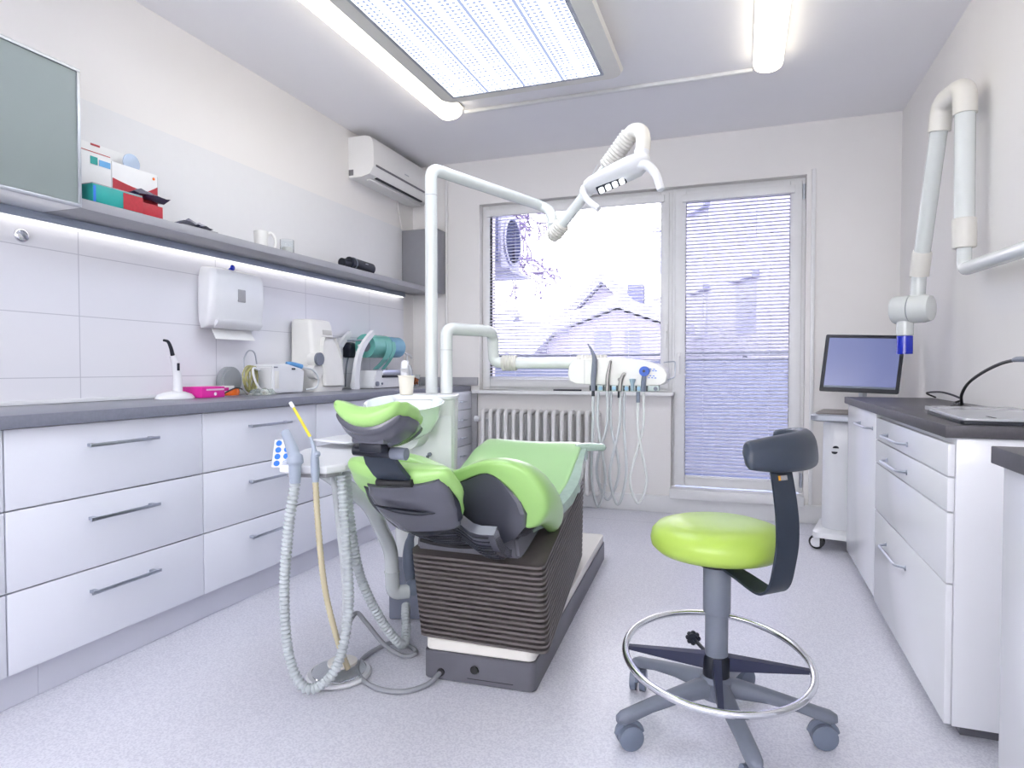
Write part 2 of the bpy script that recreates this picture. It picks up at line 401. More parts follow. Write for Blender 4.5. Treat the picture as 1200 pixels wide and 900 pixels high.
b = BM(); box(b, -.450, -.425, 4.838, 4.85, 1.05, 1.17, .003); cyl2(b, (-.437, 4.842, 1.14), (-.437, 4.80, 1.14), .008); tube(b, fillet([(-.437, 4.805, 1.145), (-.437, 4.80, 1.13), (-.437, 4.80, 1.02)], .01), .008, flat=1.2)
obj('door_handle', b, M_trimw, dr_)
for z in (.28, 2.27): obj('hinge', cylz(BM(), .388, 4.855, z - .05, z + .05, .009), M_metal, dr_)
b = BM(); box(b, -.545, -.52, 4.843, 4.855, 1.28, 1.38, .003); box(b, -.54, -.525, 4.81, 4.845, 1.31, 1.33, .002); box(b, -.541, -.524, 4.80, 4.815, 1.20, 1.33, .003)
obj('window_handle', b, M_trimw, wn_)

# venetian blinds
def blind(x0, x1, z0, z1, tilt, label):
    yb = 4.838
    t = thing('venetian_blind', ((x0 + x1) / 2, yb, z0), label, 'blind')
    obj('headrail', box(BM(), x0 - .03, x1 + .03, yb - .012, yb + .012, z1, z1 + .055, .004), M_trimw, t)
    b = BM(); z = z1 - .01; k = math.radians(tilt)
    while z > z0 + .012:
        pts = []
        for j in range(4):
            s = (j / 3 - .5) * .025; bow = .0016 * (1 - (2 * j / 3 - 1) ** 2)
            pts.append((s * math.cos(k) - bow * math.sin(k), s * math.sin(k) + bow * math.cos(k)))
        top = [[Vector((x, yb + p[0], z + p[1] + d)) for p in pts] for x in (x0, x1) for d in (0,)]
        va = [b.verts.new(v) for v in top[0]]; vb = [b.verts.new(v) for v in top[1]]
        vc = [b.verts.new(v.co - Vector((0, 0, .0005))) for v in va]; vd = [b.verts.new(v.co - Vector((0, 0, .0005))) for v in vb]
        for j in range(3): b.faces.new((va[j], va[j + 1], vb[j + 1], vb[j])); b.faces.new((vc[j + 1], vc[j], vd[j], vd[j + 1]))
        b.faces.new((va[0], vb[0], vd[0], vc[0])); b.faces.new((vb[3], va[3], vc[3], vd[3]))
        z -= .025
    o = obj('slats', b, M_blind, t)
    obj('bottom_rail', box(BM(), x0, x1, yb - .011, yb + .011, z0, z0 + .012, .002), M_trimw, t)
    n = 3 if x1 - x0 > 1 else 2
    for i in range(n):
        x = x0 + (x1 - x0) * ((i + .5) / n if n == 3 else (.18, .82)[i])
        obj('cord', cyl2(BM(), (x, yb - .014, z0), (x, yb - .014, z1), .0013, 6), M_blind, t)
    return t
blind(-1.925, -.578, .975, 2.275, 26, 'wide white horizontal-slat blind hanging in the large window')
blind(-.392, .300, .266, 2.262, 36, 'tall narrow white horizontal-slat blind hanging on the balcony door')

# ================================================================== OUTSIDE
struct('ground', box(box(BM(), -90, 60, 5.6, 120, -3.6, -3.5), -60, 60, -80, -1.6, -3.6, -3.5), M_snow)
b = BM(); box(b, -3.6, 2.2, 6.22, 6.30, .05, 1.13); t = thing('balcony_parapet', (-.7, 6.25, .05), 'pale blue balcony parapet with dark handrails behind the window and door', 'parapet')
obj('panel', b, M_purple, t)
b = BM(); box(b, -3.6, 2.2, 6.20, 6.32, 1.175, 1.205, .004); box(b, -3.6, 2.2, 6.235, 6.275, 1.13, 1.145)
obj('handrail', b, M_slate, t)
b = BM()
for i in range(9): box(b, -3.5 + i * .7, -3.46 + i * .7, 6.24, 6.28, .05, 1.18)
obj('baluster', b, M_slate, t)
struct('trim_6', box(BM(), -3.6, 2.2, 5.15, 6.35, -.05, .05), M_purple)                      # balcony slab
t = thing('outdoor_air_conditioner', (-2.3, 5.75, 1.96), 'grey outdoor air conditioner fan unit on bracket outside window', 'air conditioner')
obj('casing', box(BM(), -2.42, -2.12, 5.62, 6.14, 1.985, 2.55, .012), M_acout, t)
Mx = frame_m((-2.115, 5.90, 2.28), (0, 1, 0), (1, 0, 0))
b = BM(); lathe(b, [(.235, -.004), (.235, .012), (.215, .02), (.215, 0)], n=40, M=Mx); obj('fan_ring', b, M_acout, t)
b = BM(); lathe(b, [(.213, 0), (.213, .006)], n=40, M=Mx)
for k in range(1, 8): lathe(b, [(.03 * k, .006), (.03 * k, .012), (.03 * k - .008, .012), (.03 * k - .008, .006)], n=32, M=Mx)
obj('fan_grille', b, M_acgr, t)
b = BM()
for k in range(8): box(b, -2.40 + k * .033, -2.385 + k * .033, 5.612, 5.622, 2.05, 2.50)
obj('side_fin', b, M_acgr, t)
obj('bracket', box(BM(), -2.5, -2.02, 5.58, 6.2, 1.95, 1.982, .003), M_acout, t)
b = BM(); box(b, -3.6, -2.52, 5.15, 6.4, 1.0, 3.4); struct('trim_7', b, M_apt)                # balcony side wall
def house(cx, y, wd, dp, zw, zr, rot, label, snow=True, wins=()):
    t = thing('house', (cx, y, -3.5), label, 'house', )
    M = Rz(rot, (cx, y, 0)); b = BM()
    poly = [(-wd / 2, -3.5), (wd / 2, -3.5), (wd / 2, zw), (0, zr), (-wd / 2, zw)]
    rings = [[M @ Vector((cx + p[0], y + d, p[1])) for p in poly] for d in (-dp / 2, dp / 2)]
    ring_loft(b, rings); obj('walls', b, M_hwall, t, 20)
    b = BM(); L = math.hypot(wd / 2, zr - zw)
    for s in (-1, 1):
        ux, uz = s * (wd / 2) / L, -(zr - zw) / L
        q = [(-.0 * s, zr + .05), (ux * (L + .4), zr + .05 + uz * (L + .4)), (ux * (L + .4), zr + .3 + uz * (L + .4)), (0, zr + .3)]
        ring_loft(b, [[M @ Vector((cx + p[0], y + d, p[1])) for p in q] for d in (-dp / 2 - .3, dp / 2 + .3)])
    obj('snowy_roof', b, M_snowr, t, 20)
    obj('chimney', box(BM(), cx + wd * .12, cx + wd * .26, y - .3, y + .2, zr - .5, zr + .18, M=M), M_hwin, t)
    for (u, z, a, h) in wins:
        obj('window', box(BM(), cx + u - a / 2, cx + u + a / 2, y - dp / 2 - .05, y - dp / 2 + .02, z, z + h, M=M), M_hwin, t)
    return t
house(-3.72, 20.0, 3.3, 4, 1.75, 3.42, 0, 'tall gabled lavender house behind the right part of window', wins=((-.6, .2, .4, .8), (.5, .2, .4, .8)))
house(-2.62, 15.5, 2.2, 2.6, 1.95, 2.35, 0, 'low house with paired dark windows right of the gable', wins=((-.32, 1.02, .36, .85), (.34, 1.02, .33, .85)))
house(-11.2, 26.0, 4.6, 4, 1.7, 3.2, 80, 'long snow-roofed house at the left of the window view', wins=((-1, .2, .6, .9), (1, .2, .6, .9)))
house(-7.9, 21.0, 3.0, 3.4, 1.45, 2.35, 85, 'small snow-roofed house at the centre of the window view', wins=((-.7, .2, .4, .7), (.6, .2, .4, .7)))
# apartment block seen through the door
t = thing('apartment_block', (2.0, 24, -3.5), 'tall pale lavender apartment block with lintelled windows behind the balcony door', 'building')
dv = Vector((-math.sin(math.radians(27.8)), math.cos(math.radians(27.8)), 0)); nv = Vector((-dv.y, dv.x, 0))
P0 = Vector((2.2, 15.0, 0))
def fac(a0, a1, z0, z1, d0, d1):
    r = []
    for z in (z0, z1): r.append([P0 + dv * a + nv * d + Vector((0, 0, z)) for a, d in ((a0, d0), (a1, d0), (a1, d1), (a0, d1))])
    return r
b = BM(); ring_loft(b, fac(-6, 10.8, -3.5, 16, 0, -6)); obj('walls', b, M_apt, t, 20)
for k in range(5):
    for fl in range(4):
        a = -2.0 + k * 3.0; z = -.6 + fl * 2.6
        b = BM(); ring_loft(b, fac(a, a + 1.1, z, z + 1.45, .02, -.1)); wi = obj('window', b, M_aptw, t, 20)
        b = BM(); ring_loft(b, fac(a - .15, a + 1.25, z + 1.5, z + 1.68, .22, 0)); obj('lintel', b, M_aptw, t, 20)
# bare tree
t = thing('tree', (-6.0, 11.5, -3.5), 'bare tree with twiggy branches beside the outdoor air conditioner', 'tree')
b = BM(); tips = []
def branch(bm, p, d, L, r, depth):
    q = [p]; dd = d.copy()
    for i in range(4):
        dd = (dd + Vector((random.uniform(-.3, .3), random.uniform(-.3, .3), random.uniform(-.25, .22)))).normalized(); q.append(q[-1] + dd * L / 4)
    tube(bm, q, lambda t_: max(.011, r * (1 - .5 * t_)), 5)
    if depth:
        for k in range(3):
            j = random.randint(1, 4); nd = (dd + Vector((random.uniform(-.9, .9), random.uniform(-.6, .6), random.uniform(-.8, .6)))).normalized()
            branch(bm, q[j], nd, L * .62, r * .55, depth - 1)
    else: tips.append(q[-1])
tube(b, [(-6.0, 11.5, -3.5), (-5.8, 11.4, 0), (-5.4, 11.4, 4.9)], lambda t_: .16 - .05 * t_, 8); obj('trunk', b, M_twig, t)
b = BM()
branch(b, Vector((-5.45, 11.4, 4.75)), Vector((.9, -.1, .25)), 1.9, .045, 4)
branch(b, Vector((-5.45, 11.4, 4.1)), Vector((.9, -.2, .05)), 1.8, .04, 4)
branch(b, Vector((-5.45, 11.4, 4.45)), Vector((.8, -.3, -.3)), 1.4, .035, 4)
obj('branches', b, M_twig, t)
b = BM()
for q in tips[:170]:
    for k in range(2):
        c = q + Vector([random.uniform(-.05, .05) for _ in range(3)]); r = bmesh.ops.create_icosphere(b, subdivisions=1, radius=random.uniform(.018, .035))
        for v in r['verts']: v.co = v.co * 1.0 + c
obj('buds', b, M_twig, t)
for i, (cx, cy, r, lab) in enumerate([(-5.6, 14.5, .8, 'frosted shrub low in the middle of the window view'), (-8.2, 14.2, .7, 'frosted shrub low at the left of the window view'), (-3.9, 13.0, .55, 'frosted shrub below the gabled house')]):
    b = BM()
    for k in range(260):
        d = Vector([random.gauss(0, .5) for _ in range(3)]); c = Vector((cx, cy, .3)) + Vector((d.x * r * 1.3, d.y * r, d.z * r * .9))
        q = bmesh.ops.create_icosphere(b, subdivisions=1, radius=random.uniform(.04, .11))
        for v in q['verts']: v.co = v.co + c
    tube(b, [(cx, cy, -3.5), (cx, cy, .4)], .12, 8)
    tag(obj('shrub', b, mat('frosted_leaves', (.26, .26, .38), .9, noise=.3, scale=3)), lab, 'shrub')

# ================================================================== CEILING LIGHTS
t = thing('ceiling_panel_light', (-1.11, 2.6, 2.6), 'large rectangular ceiling light with a dotted prismatic diffuser', 'ceiling light')
b = BM(); zz = 2.605
o_ = rrect(-1.66, -.60, 1.70, 3.46, .07, 6); 
rings = [[Vector((x, y, ZC - .001)) for x, y in rrect(-1.62, -.64, 1.74, 3.42, .07, 6)], [Vector((x, y, zz + .02)) for x, y in o_], [Vector((x, y, zz)) for x, y in rrect(-1.65, -.61, 1.71, 3.45, .07, 6)],
         [Vector((x, y, zz - .002)) for x, y in rrect(-1.56, -.70, 1.80, 3.36, .012, 6)], [Vector((x, y, zz + .02)) for x, y in rrect(-1.55, -.71, 1.81, 3.35, .01, 6)]]
ring_loft(b, rings); obj('housing', b, M_cream, t, 30)
b = BM(); 
ring_loft(b, [[Vector((x, y, z)) for x, y in rrect(*q, .006, 3)] for q, z in (((-1.565, -.695, 1.795, 3.365), zz - .003), ((-1.565, -.695, 1.795, 3.365), zz - .014), ((-1.548, -.712, 1.812, 3.348), zz - .014), ((-1.548, -.712, 1.812, 3.348), zz - .004))], cap=False)
obj('bezel', b, M_alu, t, 30)
obj('diffuser', box(BM(), -1.549, -.711, 1.811, 3.349, zz - .010, zz - .005), panel_mat(), t)
E_tube = emis('warm_tube_glow', (1, .93, .76), TUBE_E)
def tube_light(cx, y0, y1, wd, label):
    t = thing('tube_light', (cx, (y0 + y1) / 2, 2.63), label, 'ceiling light', 'long tube lights beside the ceiling panel')
    obj('backplate', box(BM(), cx - wd / 2, cx + wd / 2, y0 + .02, y1 - .02, 2.70, ZC - .001, .004), M_cream, t)
    b = BM(); rings = []
    N = 30; L = (y1 - y0)
    for i in range(N + 1):
        s = i / N; y = y0 + L * s; d = min(y - y0, y1 - y); k = math.sqrt(max(0, 1 - max(0, 1 - d / .06) ** 2)) if d < .06 else 1; k = max(k, .25)
        rings.append([Vector((cx + math.cos(a) * wd / 2 * (.5 + .5 * k) * (1 if True else 1), y, 2.70 - max(0, sgp(math.sin(a), .6)) * .07 * k)) for a in [PI * q / 12 for q in range(13)]])
    ring_loft(b, rings); obj('diffuser', b, E_tube, t, 50)
    return t
tube_light(-1.755, 2.05, 3.80, .165, 'long glowing tube light on the ceiling left of the dotted panel')
tube_light(.115, 2.2, 3.77, .15, 'long glowing tube light on the ceiling nearest the right wall')
tag(bxo('cable_duct', (-1.70, .04, 3.83, 3.86, ZC - .02, ZC - .001), M_trimw, bev=.002), 'thin white cable duct crossing the ceiling between the tube lights', 'cable duct')

# ================================================================== LEFT WALL: CABINETS
def bar_handle(parent, x, y0, y1, z, m=M_metal):
    b = BM(); box(b, x + .026, x + .034, y0, y1, z - .006, z + .006, .0015)
    for yy in (y0 + .012, y1 - .028): box(b, x, x + .028, yy, yy + .016, z - .006, z + .005, .001)
    return obj('handle', b, m, parent)
def left_unit(y0, y1, label, xf=-2.10, hoff=(.25, .275), rows=((.873, .625), (.621, .373), (.369, .118))):
    t = thing('drawer_cabinet', ((XL + xf) / 2, (y0 + y1) / 2, .118), label, 'cabinet', 'white drawer cabinets under the left worktop')
    obj('body', box(BM(), XL + .01, xf - .019, y0 + .001, y1 - .001, .118, .875), M_cab, t)
    for (zt, zb) in rows:
        d = obj('drawer', box(BM(), xf - .018, xf, y0 + .0015, y1 - .0015, zb, zt - .0015, .0012), M_cab, t)
        hb = y0 + hoff[0]
        bar_handle(d, xf, hb, hb + hoff[1], zt - .075)
    return t
left_unit(.54, 1.303, 'white drawer cabinet cut off at the left edge of the view')
left_unit(1.305, 2.063, 'nearest fully visible white drawer cabinet, with three long drawers')
left_unit(2.064, 2.815, 'white three-drawer cabinet right of the nearest full one, below the pink box')
left_unit(2.817, 3.57, 'white three-drawer cabinet partly behind the suction tray and headrest')
left_unit(3.572, 4.32, 'white drawer cabinet hidden mostly behind the spittoon column')
left_unit(4.35, 4.755, 'narrow white cabinet of small drawers beside the radiator', xf=-2.05, hoff=(.16, .10),
          rows=((.873, .735), (.732, .594), (.591, .453), (.45, .118)))
tag(bxo('plinth_board', (-2.16, -2.14, -.4, 1.418, .001, .117), M_plinth), 'short grey-white plinth board at the left edge under the cabinets', 'plinth', 'plinth boards')
tag(bxo('plinth_board', (-2.16, -2.14, 1.4195, 4.75, .001, .117), M_plinth), 'long grey-white plinth board running back under the left drawers', 'plinth', 'plinth boards')
tag(bxo('worktop', (XL + .009, -2.07, -.6, 4.79, .876, .917), M_top, bev=.003), 'long grey laminate worktop along the left wall', 'worktop')
tag(bxo('worktop_upstand', (XL + .009, XL + .022, -.6, 4.60, .9175, .934), M_white, bev=.002), 'low white sealing strip at the back of the left worktop', 'strip')
b = BM(); box(b, -2.585, -2.01, 4.765, 4.79, .03, .875, .001)
tag(obj('end_panel', b, M_shelf), 'grey end panel closing the left cabinets beside the radiator', 'panel')
tag(bxo('back_upstand', (-2.585, -2.01, 4.78, 4.798, .918, .985), M_shelf, bev=.002), 'grey upstand at the far end of the left worktop', 'panel')

# shelf
sh = thing('wall_shelf', (-2.48, 3.1, 1.66), 'long grey wall shelf above the tiled backsplash', 'shelf')
obj('board', box(BM(), XL + .001, -2.35, 1.745, 4.60, 1.662, 1.70, .002), M_shelf, sh)
obj('light_profile', box(BM(), XL + .009, -2.55, .9, 4.58, 1.628, 1.6615, .002), mat('profile_blue_grey', (.33, .37, .46), .35, .3), sh)
obj('light_strip', box(BM(), XL + .018, -2.56, .92, 4.56, 1.622, 1.6275), emis('strip_glow', (1, .97, .92), STRIP_E), sh)
# wall cabinet with frosted door
t = thing('glass_wall_cabinet', (-2.47, 1.2, 1.66), 'white wall cabinet with a frosted green glass door', 'cabinet')
b = BM(); x0, x1, y0, y1, z0, z1 = XL + .005, -2.357, .2, 1.742, 1.662, 2.175
box(b, x0, x1, y0, y1, z0, z0 + .018); box(b, x0, x1, y0, y1, z1 - .018, z1); box(b, x0, x1, y1 - .018, y1, z0 + .018, z1 - .018); box(b, x0, x1, y0, y0 + .018, z0 + .018, z1 - .018); box(b, x0, x0 + .01, y0 + .018, y1 - .018, z0 + .018, z1 - .018)
obj('body', b, M_white, t)
obj('inner_shelf', box(BM(), x0 + .011, x1 - .02, y0 + .02, y1 - .02, 1.83, 1.848), M_white, t)
d = obj('door', box(BM(), -2.352, -2.345, y0 + .012, y1 - .012, z0 + .012, z1 - .012), M_frost, t)
b = BM(); 
for q in ((y0, y1, z0, z0 + .012), (y0, y1, z1 - .012, z1), (y1 - .012, y1, z0 + .012, z1 - .012), (y0, y0 + .012, z0 + .012, z1 - .012)): box(b, -2.356, -2.34, *q, .001)
obj('door_frame', b, M_alu, d)
# grey end box
t = thing('grey_wall_box', (-2.42, 4.69, 1.70), 'grey metal wall box at the far end of the shelf', 'wall box')
obj('body', box(BM(), XL + .003, -2.29, 4.615, 4.78, 1.665, 2.17, .006), mat('box_grey', (.22, .22, .25), .35, noise=.04), t)
obj('door', box(BM(), XL + .006, -2.295, 4.603, 4.614, 1.70, 2.165, .004), mat('box_door_grey', (.27, .27, .30), .3, noise=.04), t)
b = BM(); cyl2(b, (-2.285, 4.785, .985), (-2.285, 4.785, 2.70), .011, 12)
tag(obj('wall_pipe', b, M_rad), 'thin white vertical pipe in the back left corner', 'pipe')
b = BM(); tube(b, catmull([(-2.585, 4.52, 2.41), (-2.59, 4.55, 2.3), (-2.59, 4.6, 2.175)]), .006, 8)
tag(obj('drain_cable', b, M_wall), 'thin grey cable hanging from the air conditioner to the grey box', 'cable')
# chrome knob plate
b = BM(); Mx = frame_m((XL + .009, 1.683, 1.564), (0, 1, 0), (1, 0, 0))
lathe(b, [(.024, 0), (.027, .004), (.026, .010), (.02, .016), (.010, .018)], M=Mx, n=28)
t = tag(obj('rotary_switch', b, M_chrome), 'round chrome switch on the tiles under the wall cabinet', 'switch')
b = BM(); box(b, -.003, .003, -.02, .02, .012, .026, .0015, M=frame_m((XL + .009, 1.683, 1.564), (0, .7, .7), (1, 0, 0)))
obj('lever', b, M_metal, t)

# air conditioner
M_acw = mat('air_conditioner_white', (.82, .815, .81), .35, noise=.01)
t = thing('air_conditioner', (-2.5, 4.3, 2.39), 'white split air conditioner high on the left wall', 'air conditioner')
ya, yb_ = 3.87, 4.74
prof = [(-2.599, 2.665), (-2.47, 2.665), (-2.425, 2.655), (-2.402, 2.62), (-2.396, 2.50), (-2.40, 2.445), (-2.43, 2.40), (-2.50, 2.385), (-2.599, 2.385)]
b = BM(); ring_loft(b, [[Vector((x, y, z)) for x, z in prof] for y in (ya, ya + .004, yb_)]); obj('body', b, M_acw, t, 35)
b = BM(); box(b, -2.3985, -2.393, ya + .03, yb_ - .02, 2.452, 2.466, .001); obj('seam_slot', b, mat('slot_grey', (.20, .20, .22), .6), t)
b = BM(); box(b, -2.452, -2.432, ya + .10, yb_ - .09, 2.3915, 2.402, M=None); obj('outlet_slot', b, M_dark, t)
obj('louvre', box(BM(), -2.492, -2.46, ya + .06, yb_ - .05, 2.374, 2.3845, .001), M_acw, t)
obj('nameplate', box(BM(), -2.3975, -2.394, 4.30, 4.36, 2.508, 2.515), M_alu, t)
obj('side_recess', box(BM(), -2.597, -2.56, ya - .002, ya + .001, 2.40, 2.44, .0005), mat('slot_grey', (.3, .3, .3)), t)

# paper towel dispenser
t = thing('towel_dispenser', (-2.53, 2.72, 1.27), 'white paper towel dispenser on the tiled wall', 'dispenser')
def tx(bm, rows, M=None): return ring_loft(bm, rows)
b = BM(); rings = []
for z, xo, hw in ((1.262, .045, .17), (1.275, .085, .18), (1.30, .098, .188), (1.42, .112, .192), (1.52, .112, .186), (1.56, .10, .178), (1.572, .07, .168)):
    rings.append([Vector((x, y, z)) for x, y in rrect(XL + .01, XL + .01 + xo, 2.70 - hw, 2.70 + hw, min(.03, xo * .45), 5)])
ring_loft(b, rings); obj('cover', b, M_white, t, 35)
b = BM(); box(b, XL + .118, XL + .124, 2.68, 2.735, 1.405, 1.470, .003); w_ = obj('level_window', b, mat('window_grey', (.36, .36, .38), .2), t)
b = BM(); rings = []
for y in (2.54, 2.62, 2.72, 2.82, 2.86):
    k = 1 - abs((y - 2.70) / .16) ** 3; 
    rings.append([Vector((XL + .10 - .002, y, 1.262)), Vector((XL + .122, y, 1.285)), Vector((XL + .126, y, 1.30 + .012 * k)), Vector((XL + .10, y, 1.305))])
ring_loft(b, rings); obj('lip', b, M_white, t, 60)
b = BM(); rings = []
for i in range(9):
    y = 2.56 + i * .035; wv = .004 * math.sin(i * 1.3)
    rings.append([Vector((XL + .06 + wv, y, 1.262)), Vector((XL + .088 + wv, y, 1.208)), Vector((XL + .091 + wv, y, 1.208)), Vector((XL + .064 + wv, y, 1.262))])
ring_loft(b, rings); tag(obj('paper_towel', b, M_card), 'white paper towel hanging from the wall dispenser', 'paper towel')
b = BM(); sphere(b, (-2.53, 2.70, 1.587), .015, .5, 1.1, 1.0, 12); tube(b, [(-2.53, 2.70, 1.587), (-2.535, 2.68, 1.574)], .006, 8)
tag(obj('blue_key', b, M_blue), 'small blue key standing on the towel dispenser', 'key')

# ---------------------------------------------------------------- things on the shelf
zs = 1.7005
def carton(name, b6, m, label, extra=(), cat='box', group='cartons on the wall shelf', bev=.001, M=None):
    o = tag(obj(name, box(BM(), *b6, bev=bev, M=M), m), label, cat, group)
    for nm, q, mm in extra: obj(nm, box(BM(), *q, M=M), mm, o)
    return o
carton('carton', (-2.585, -2.50, 1.80, 2.10, zs, 1.975), M_card, 'tall white carton at the back of the shelf cartons',
       (('red_tab', (-2.4995, -2.498, 1.90, 1.94, 1.966, 1.974), M_red),))
carton('carton', (-2.495, -2.43, 1.79, 1.935, 1.778, 1.918), M_card, 'white carton with teal and blue corner marks beside the wall cabinet',
       (('teal_mark', (-2.4295, -2.428, 1.845, 1.875, 1.868, 1.898), M_teal), ('blue_mark', (-2.4295, -2.428, 1.882, 1.93, 1.868, 1.892), mat('light_blue_print', (.15, .42, .75), .4)), ('red_edge', (-2.4305, -2.4285, 1.80, 1.93, 1.914, 1.917), M_red)))
c = carton('carton', (-2.495, -2.43, 1.938, 2.155, zs, 1.905), M_card, 'white and red carton standing on the shelf',
       (('grey_side', (-2.494, -2.431, 2.1552, 2.157, zs + .002, 1.90), M_shelf),))
b = BM(); r0 = []
N = 12
lo_ = [(1.94 + .213 * i / N, zs + .01) for i in range(N + 1)]; hi_ = [(1.94 + .213 * i / N, 1.838 - .018 * math.sin(i / N * 2.2) + (.03 if i > 9 else 0) * (i - 9) / 3) for i in range(N + 1)]
for (y, z), (y2, z2) in zip(lo_, hi_): r0.append([Vector((-2.4298, y, z)), Vector((-2.4298, y2, z2)), Vector((-2.428, y2, z2)), Vector((-2.428, y, z))])
ring_loft(b, r0); obj('red_wave', b, M_red, c)
b = BM(); cyl2(b, (-2.4298, 2.135, 1.885), (-2.428, 2.135, 1.885), .006, 12); obj('orange_dot', b, M_orange, c)
carton('carton', (-2.425, -2.36, 1.80, 2.02, zs, 1.772), M_teal, 'flat teal and grey carton lying in front on the shelf',
       (('grey_top', (-2.424, -2.361, 1.801, 2.019, 1.7722, 1.776), M_shelf), ('red_end', (-2.3598, -2.358, 1.93, 2.019, zs + .003, 1.768), M_red), ('blue_end', (-2.3598, -2.358, 1.802, 1.812, zs + .003, 1.765), M_bluel)))
carton('carton', (-2.425, -2.362, 2.022, 2.12, zs, 1.752), M_red, 'low red carton beside the teal one on the shelf')
b = BM(); cyl2(b, (-2.46, 2.05, 1.93), (-2.455, 2.05, 1.93), .04, 24)
tag(obj('disc', b, mat('pearl_disc', (.55, .65, .80), .15, .5)), 'shiny blue-white disc peeking over the shelf cartons', 'disc')
# crumpled foil pouches
def pouch(x, y, z, L, lab, m1, seed):
    random.seed(seed); b = BM(); rings = []
    for i in range(9):
        s = i / 8; yy = y + L * s; hgt = .03 * math.sin(PI * s) + .004
        rings.append([Vector((x - .035, yy, z + .004 + random.uniform(0, .008))), Vector((x, yy, z + hgt + random.uniform(-.006, .010))), Vector((x + .04, yy, z + .006 + random.uniform(0, .012))), Vector((x, yy, z))])
    ring_loft(b, rings); return tag(obj('foil_pouch', b, m1, None, 20), lab, 'pouch', 'crumpled pouches on the shelf')
pouch(-2.40, 1.98, 1.778, .18, 'dark crumpled pouch lying on the red carton', mat('dark_foil', (.06, .05, .12), .25, .3), 3)
pouch(-2.39, 2.22, zs + .004, .17, 'silver and navy crumpled pouch right of the red carton', mat('silver_foil', (.60, .61, .70), .2, .6, noise=.8, scale=18, col2=(.05, .05, .20)), 5)
tag(bxo('grey_folder', (-2.46, -2.352, 2.21, 2.42, 1.7005, 1.7035), mat('folder_grey', (.30, .30, .31), .5)), 'flat grey card under the silver pouch on the shelf', 'folder')
def mug(y, x, lab):
    b = BM(); lathe(b, [(.030, 0), (.034, .008), (.037, .09), (.034, .09), (.031, .012), (.005, .010)], (x, y, zs)); t = tag(obj('mug', b, M_steri), lab, 'mug')
    b = BM(); tube(b, catmull([(x + .01, y + .034, zs + .078), (x + .02, y + .058, zs + .088), (x + .03, y + .075, zs + .060), (x + .03, y + .075, zs + .02), (x + .02, y + .068, zs + .004)]), .009, 10); obj('handle', b, M_steri, t)
mug(2.80, -2.43, 'white mug with a big loop handle on the shelf')
b = BM(); lathe(b, [(.036, 0), (.038, .004), (.038, .085), (.0355, .085), (.0355, .006), (.004, .005)], (-2.44, 3.02, zs)); t = tag(obj('glass_tumbler', b, M_glassr), 'clear glass tumbler with a white candle on the shelf', 'glass')
b = BM(); cylz(b, -2.44, 3.02, zs + .0062, zs + .045, .031, b=.004); obj('candle', b, M_steri, t)
t = thing('radio', (-2.45, 3.85, zs), 'small black radio speaker with rounded ends on the shelf', 'radio')
b = BM(); cyl2(b, (-2.42, 3.60, zs + .046), (-2.42, 3.86, zs + .040), .039, 28); obj('body', b, M_dark, t)
b = BM(); lathe(b, [(.0415, -.004), (.0415, .004)], n=28, M=frame_m((-2.42, 3.64, zs + .045), (1, 0, 0), (0, 1, -.02))); obj('band', b, M_slate, t)
b = BM(); cyl2(b, (-2.42, 3.52, zs + .036), (-2.42, 3.598, zs + .040), .028, 24); obj('left_drum', b, M_dark, t)
b = BM(); lathe(b, [(.03, 0), (.03, .004), (.016, .004), (.016, .001)], n=24, M=frame_m((-2.42, 3.8605, zs + .040), (1, 0, 0), (0, 1, -.02))); obj('speaker_ring', b, M_metal, t)
obj('logo', box(BM(), -2.384, -2.380, 3.74, 3.77, zs + .054, zs + .058), M_alu, t)

# ---------------------------------------------------------------- things on the left worktop
zt = .9175
t = thing('curing_light', (-2.47, 2.27, zt), 'white curing light with a black bent tip standing in its base', 'dental tool')
b = BM(); lathe(b, [(.098, 0), (.098, .006), (.085, .020), (.05, .032), (.01, .036)], (-2.47, 2.27, zt), sx=.62); obj('base', b, M_white, t)
b = BM(); tube(b, catmull([(-2.47, 2.285, zt + .033), (-2.47, 2.285, zt + .10), (-2.47, 2.275, zt + .16), (-2.47, 2.26, zt + .20)]), lambda s: .021 - .006 * s, 14); obj('handpiece', b, M_white, t)
b = BM(); box(b, -2.4485, -2.443, 2.262, 2.275, zt + .13, zt + .165, .002, M=None); obj('button', b, M_dark, t)
b = BM(); tube(b, catmull([(-2.47, 2.26, zt + .20), (-2.47, 2.25, zt + .235), (-2.47, 2.235, zt + .262), (-2.47, 2.212, zt + .268)]), lambda s: .0095 - .004 * s, 12); obj('light_guide', b, M_dark, t)
carton('glove_box', (-2.52, -2.40, 2.36, 2.50, zt, zt + .052), M_magenta, 'magenta box with a white dot on the left worktop', cat='box', group='pink boxes on the left worktop',
       extra=(('pale_stripe', (-2.3998, -2.3985, 2.385, 2.495, zt + .034, zt + .042), M_pinkp),))
b = BM(); cyl2(b, (-2.3998, 2.44, zt + .017), (-2.3985, 2.44, zt + .017), .008, 16); obj('white_dot', b, M_card, [o for o in bpy.data.objects if o.name.startswith('glove_box')][0])
carton('glove_box', (-2.55, -2.49, 2.505, 2.66, zt, zt + .05), M_card, 'white box with a magenta stripe behind the orange goggles', group='pink boxes on the left worktop',
       extra=(('stripe', (-2.4898, -2.488, 2.505, 2.62, zt + .025, zt + .042), M_magenta),))
t = thing('safety_goggles', (-2.42, 2.61, zt), 'orange tinted safety glasses with clear temples', 'goggles')
b = BM(); rings = []
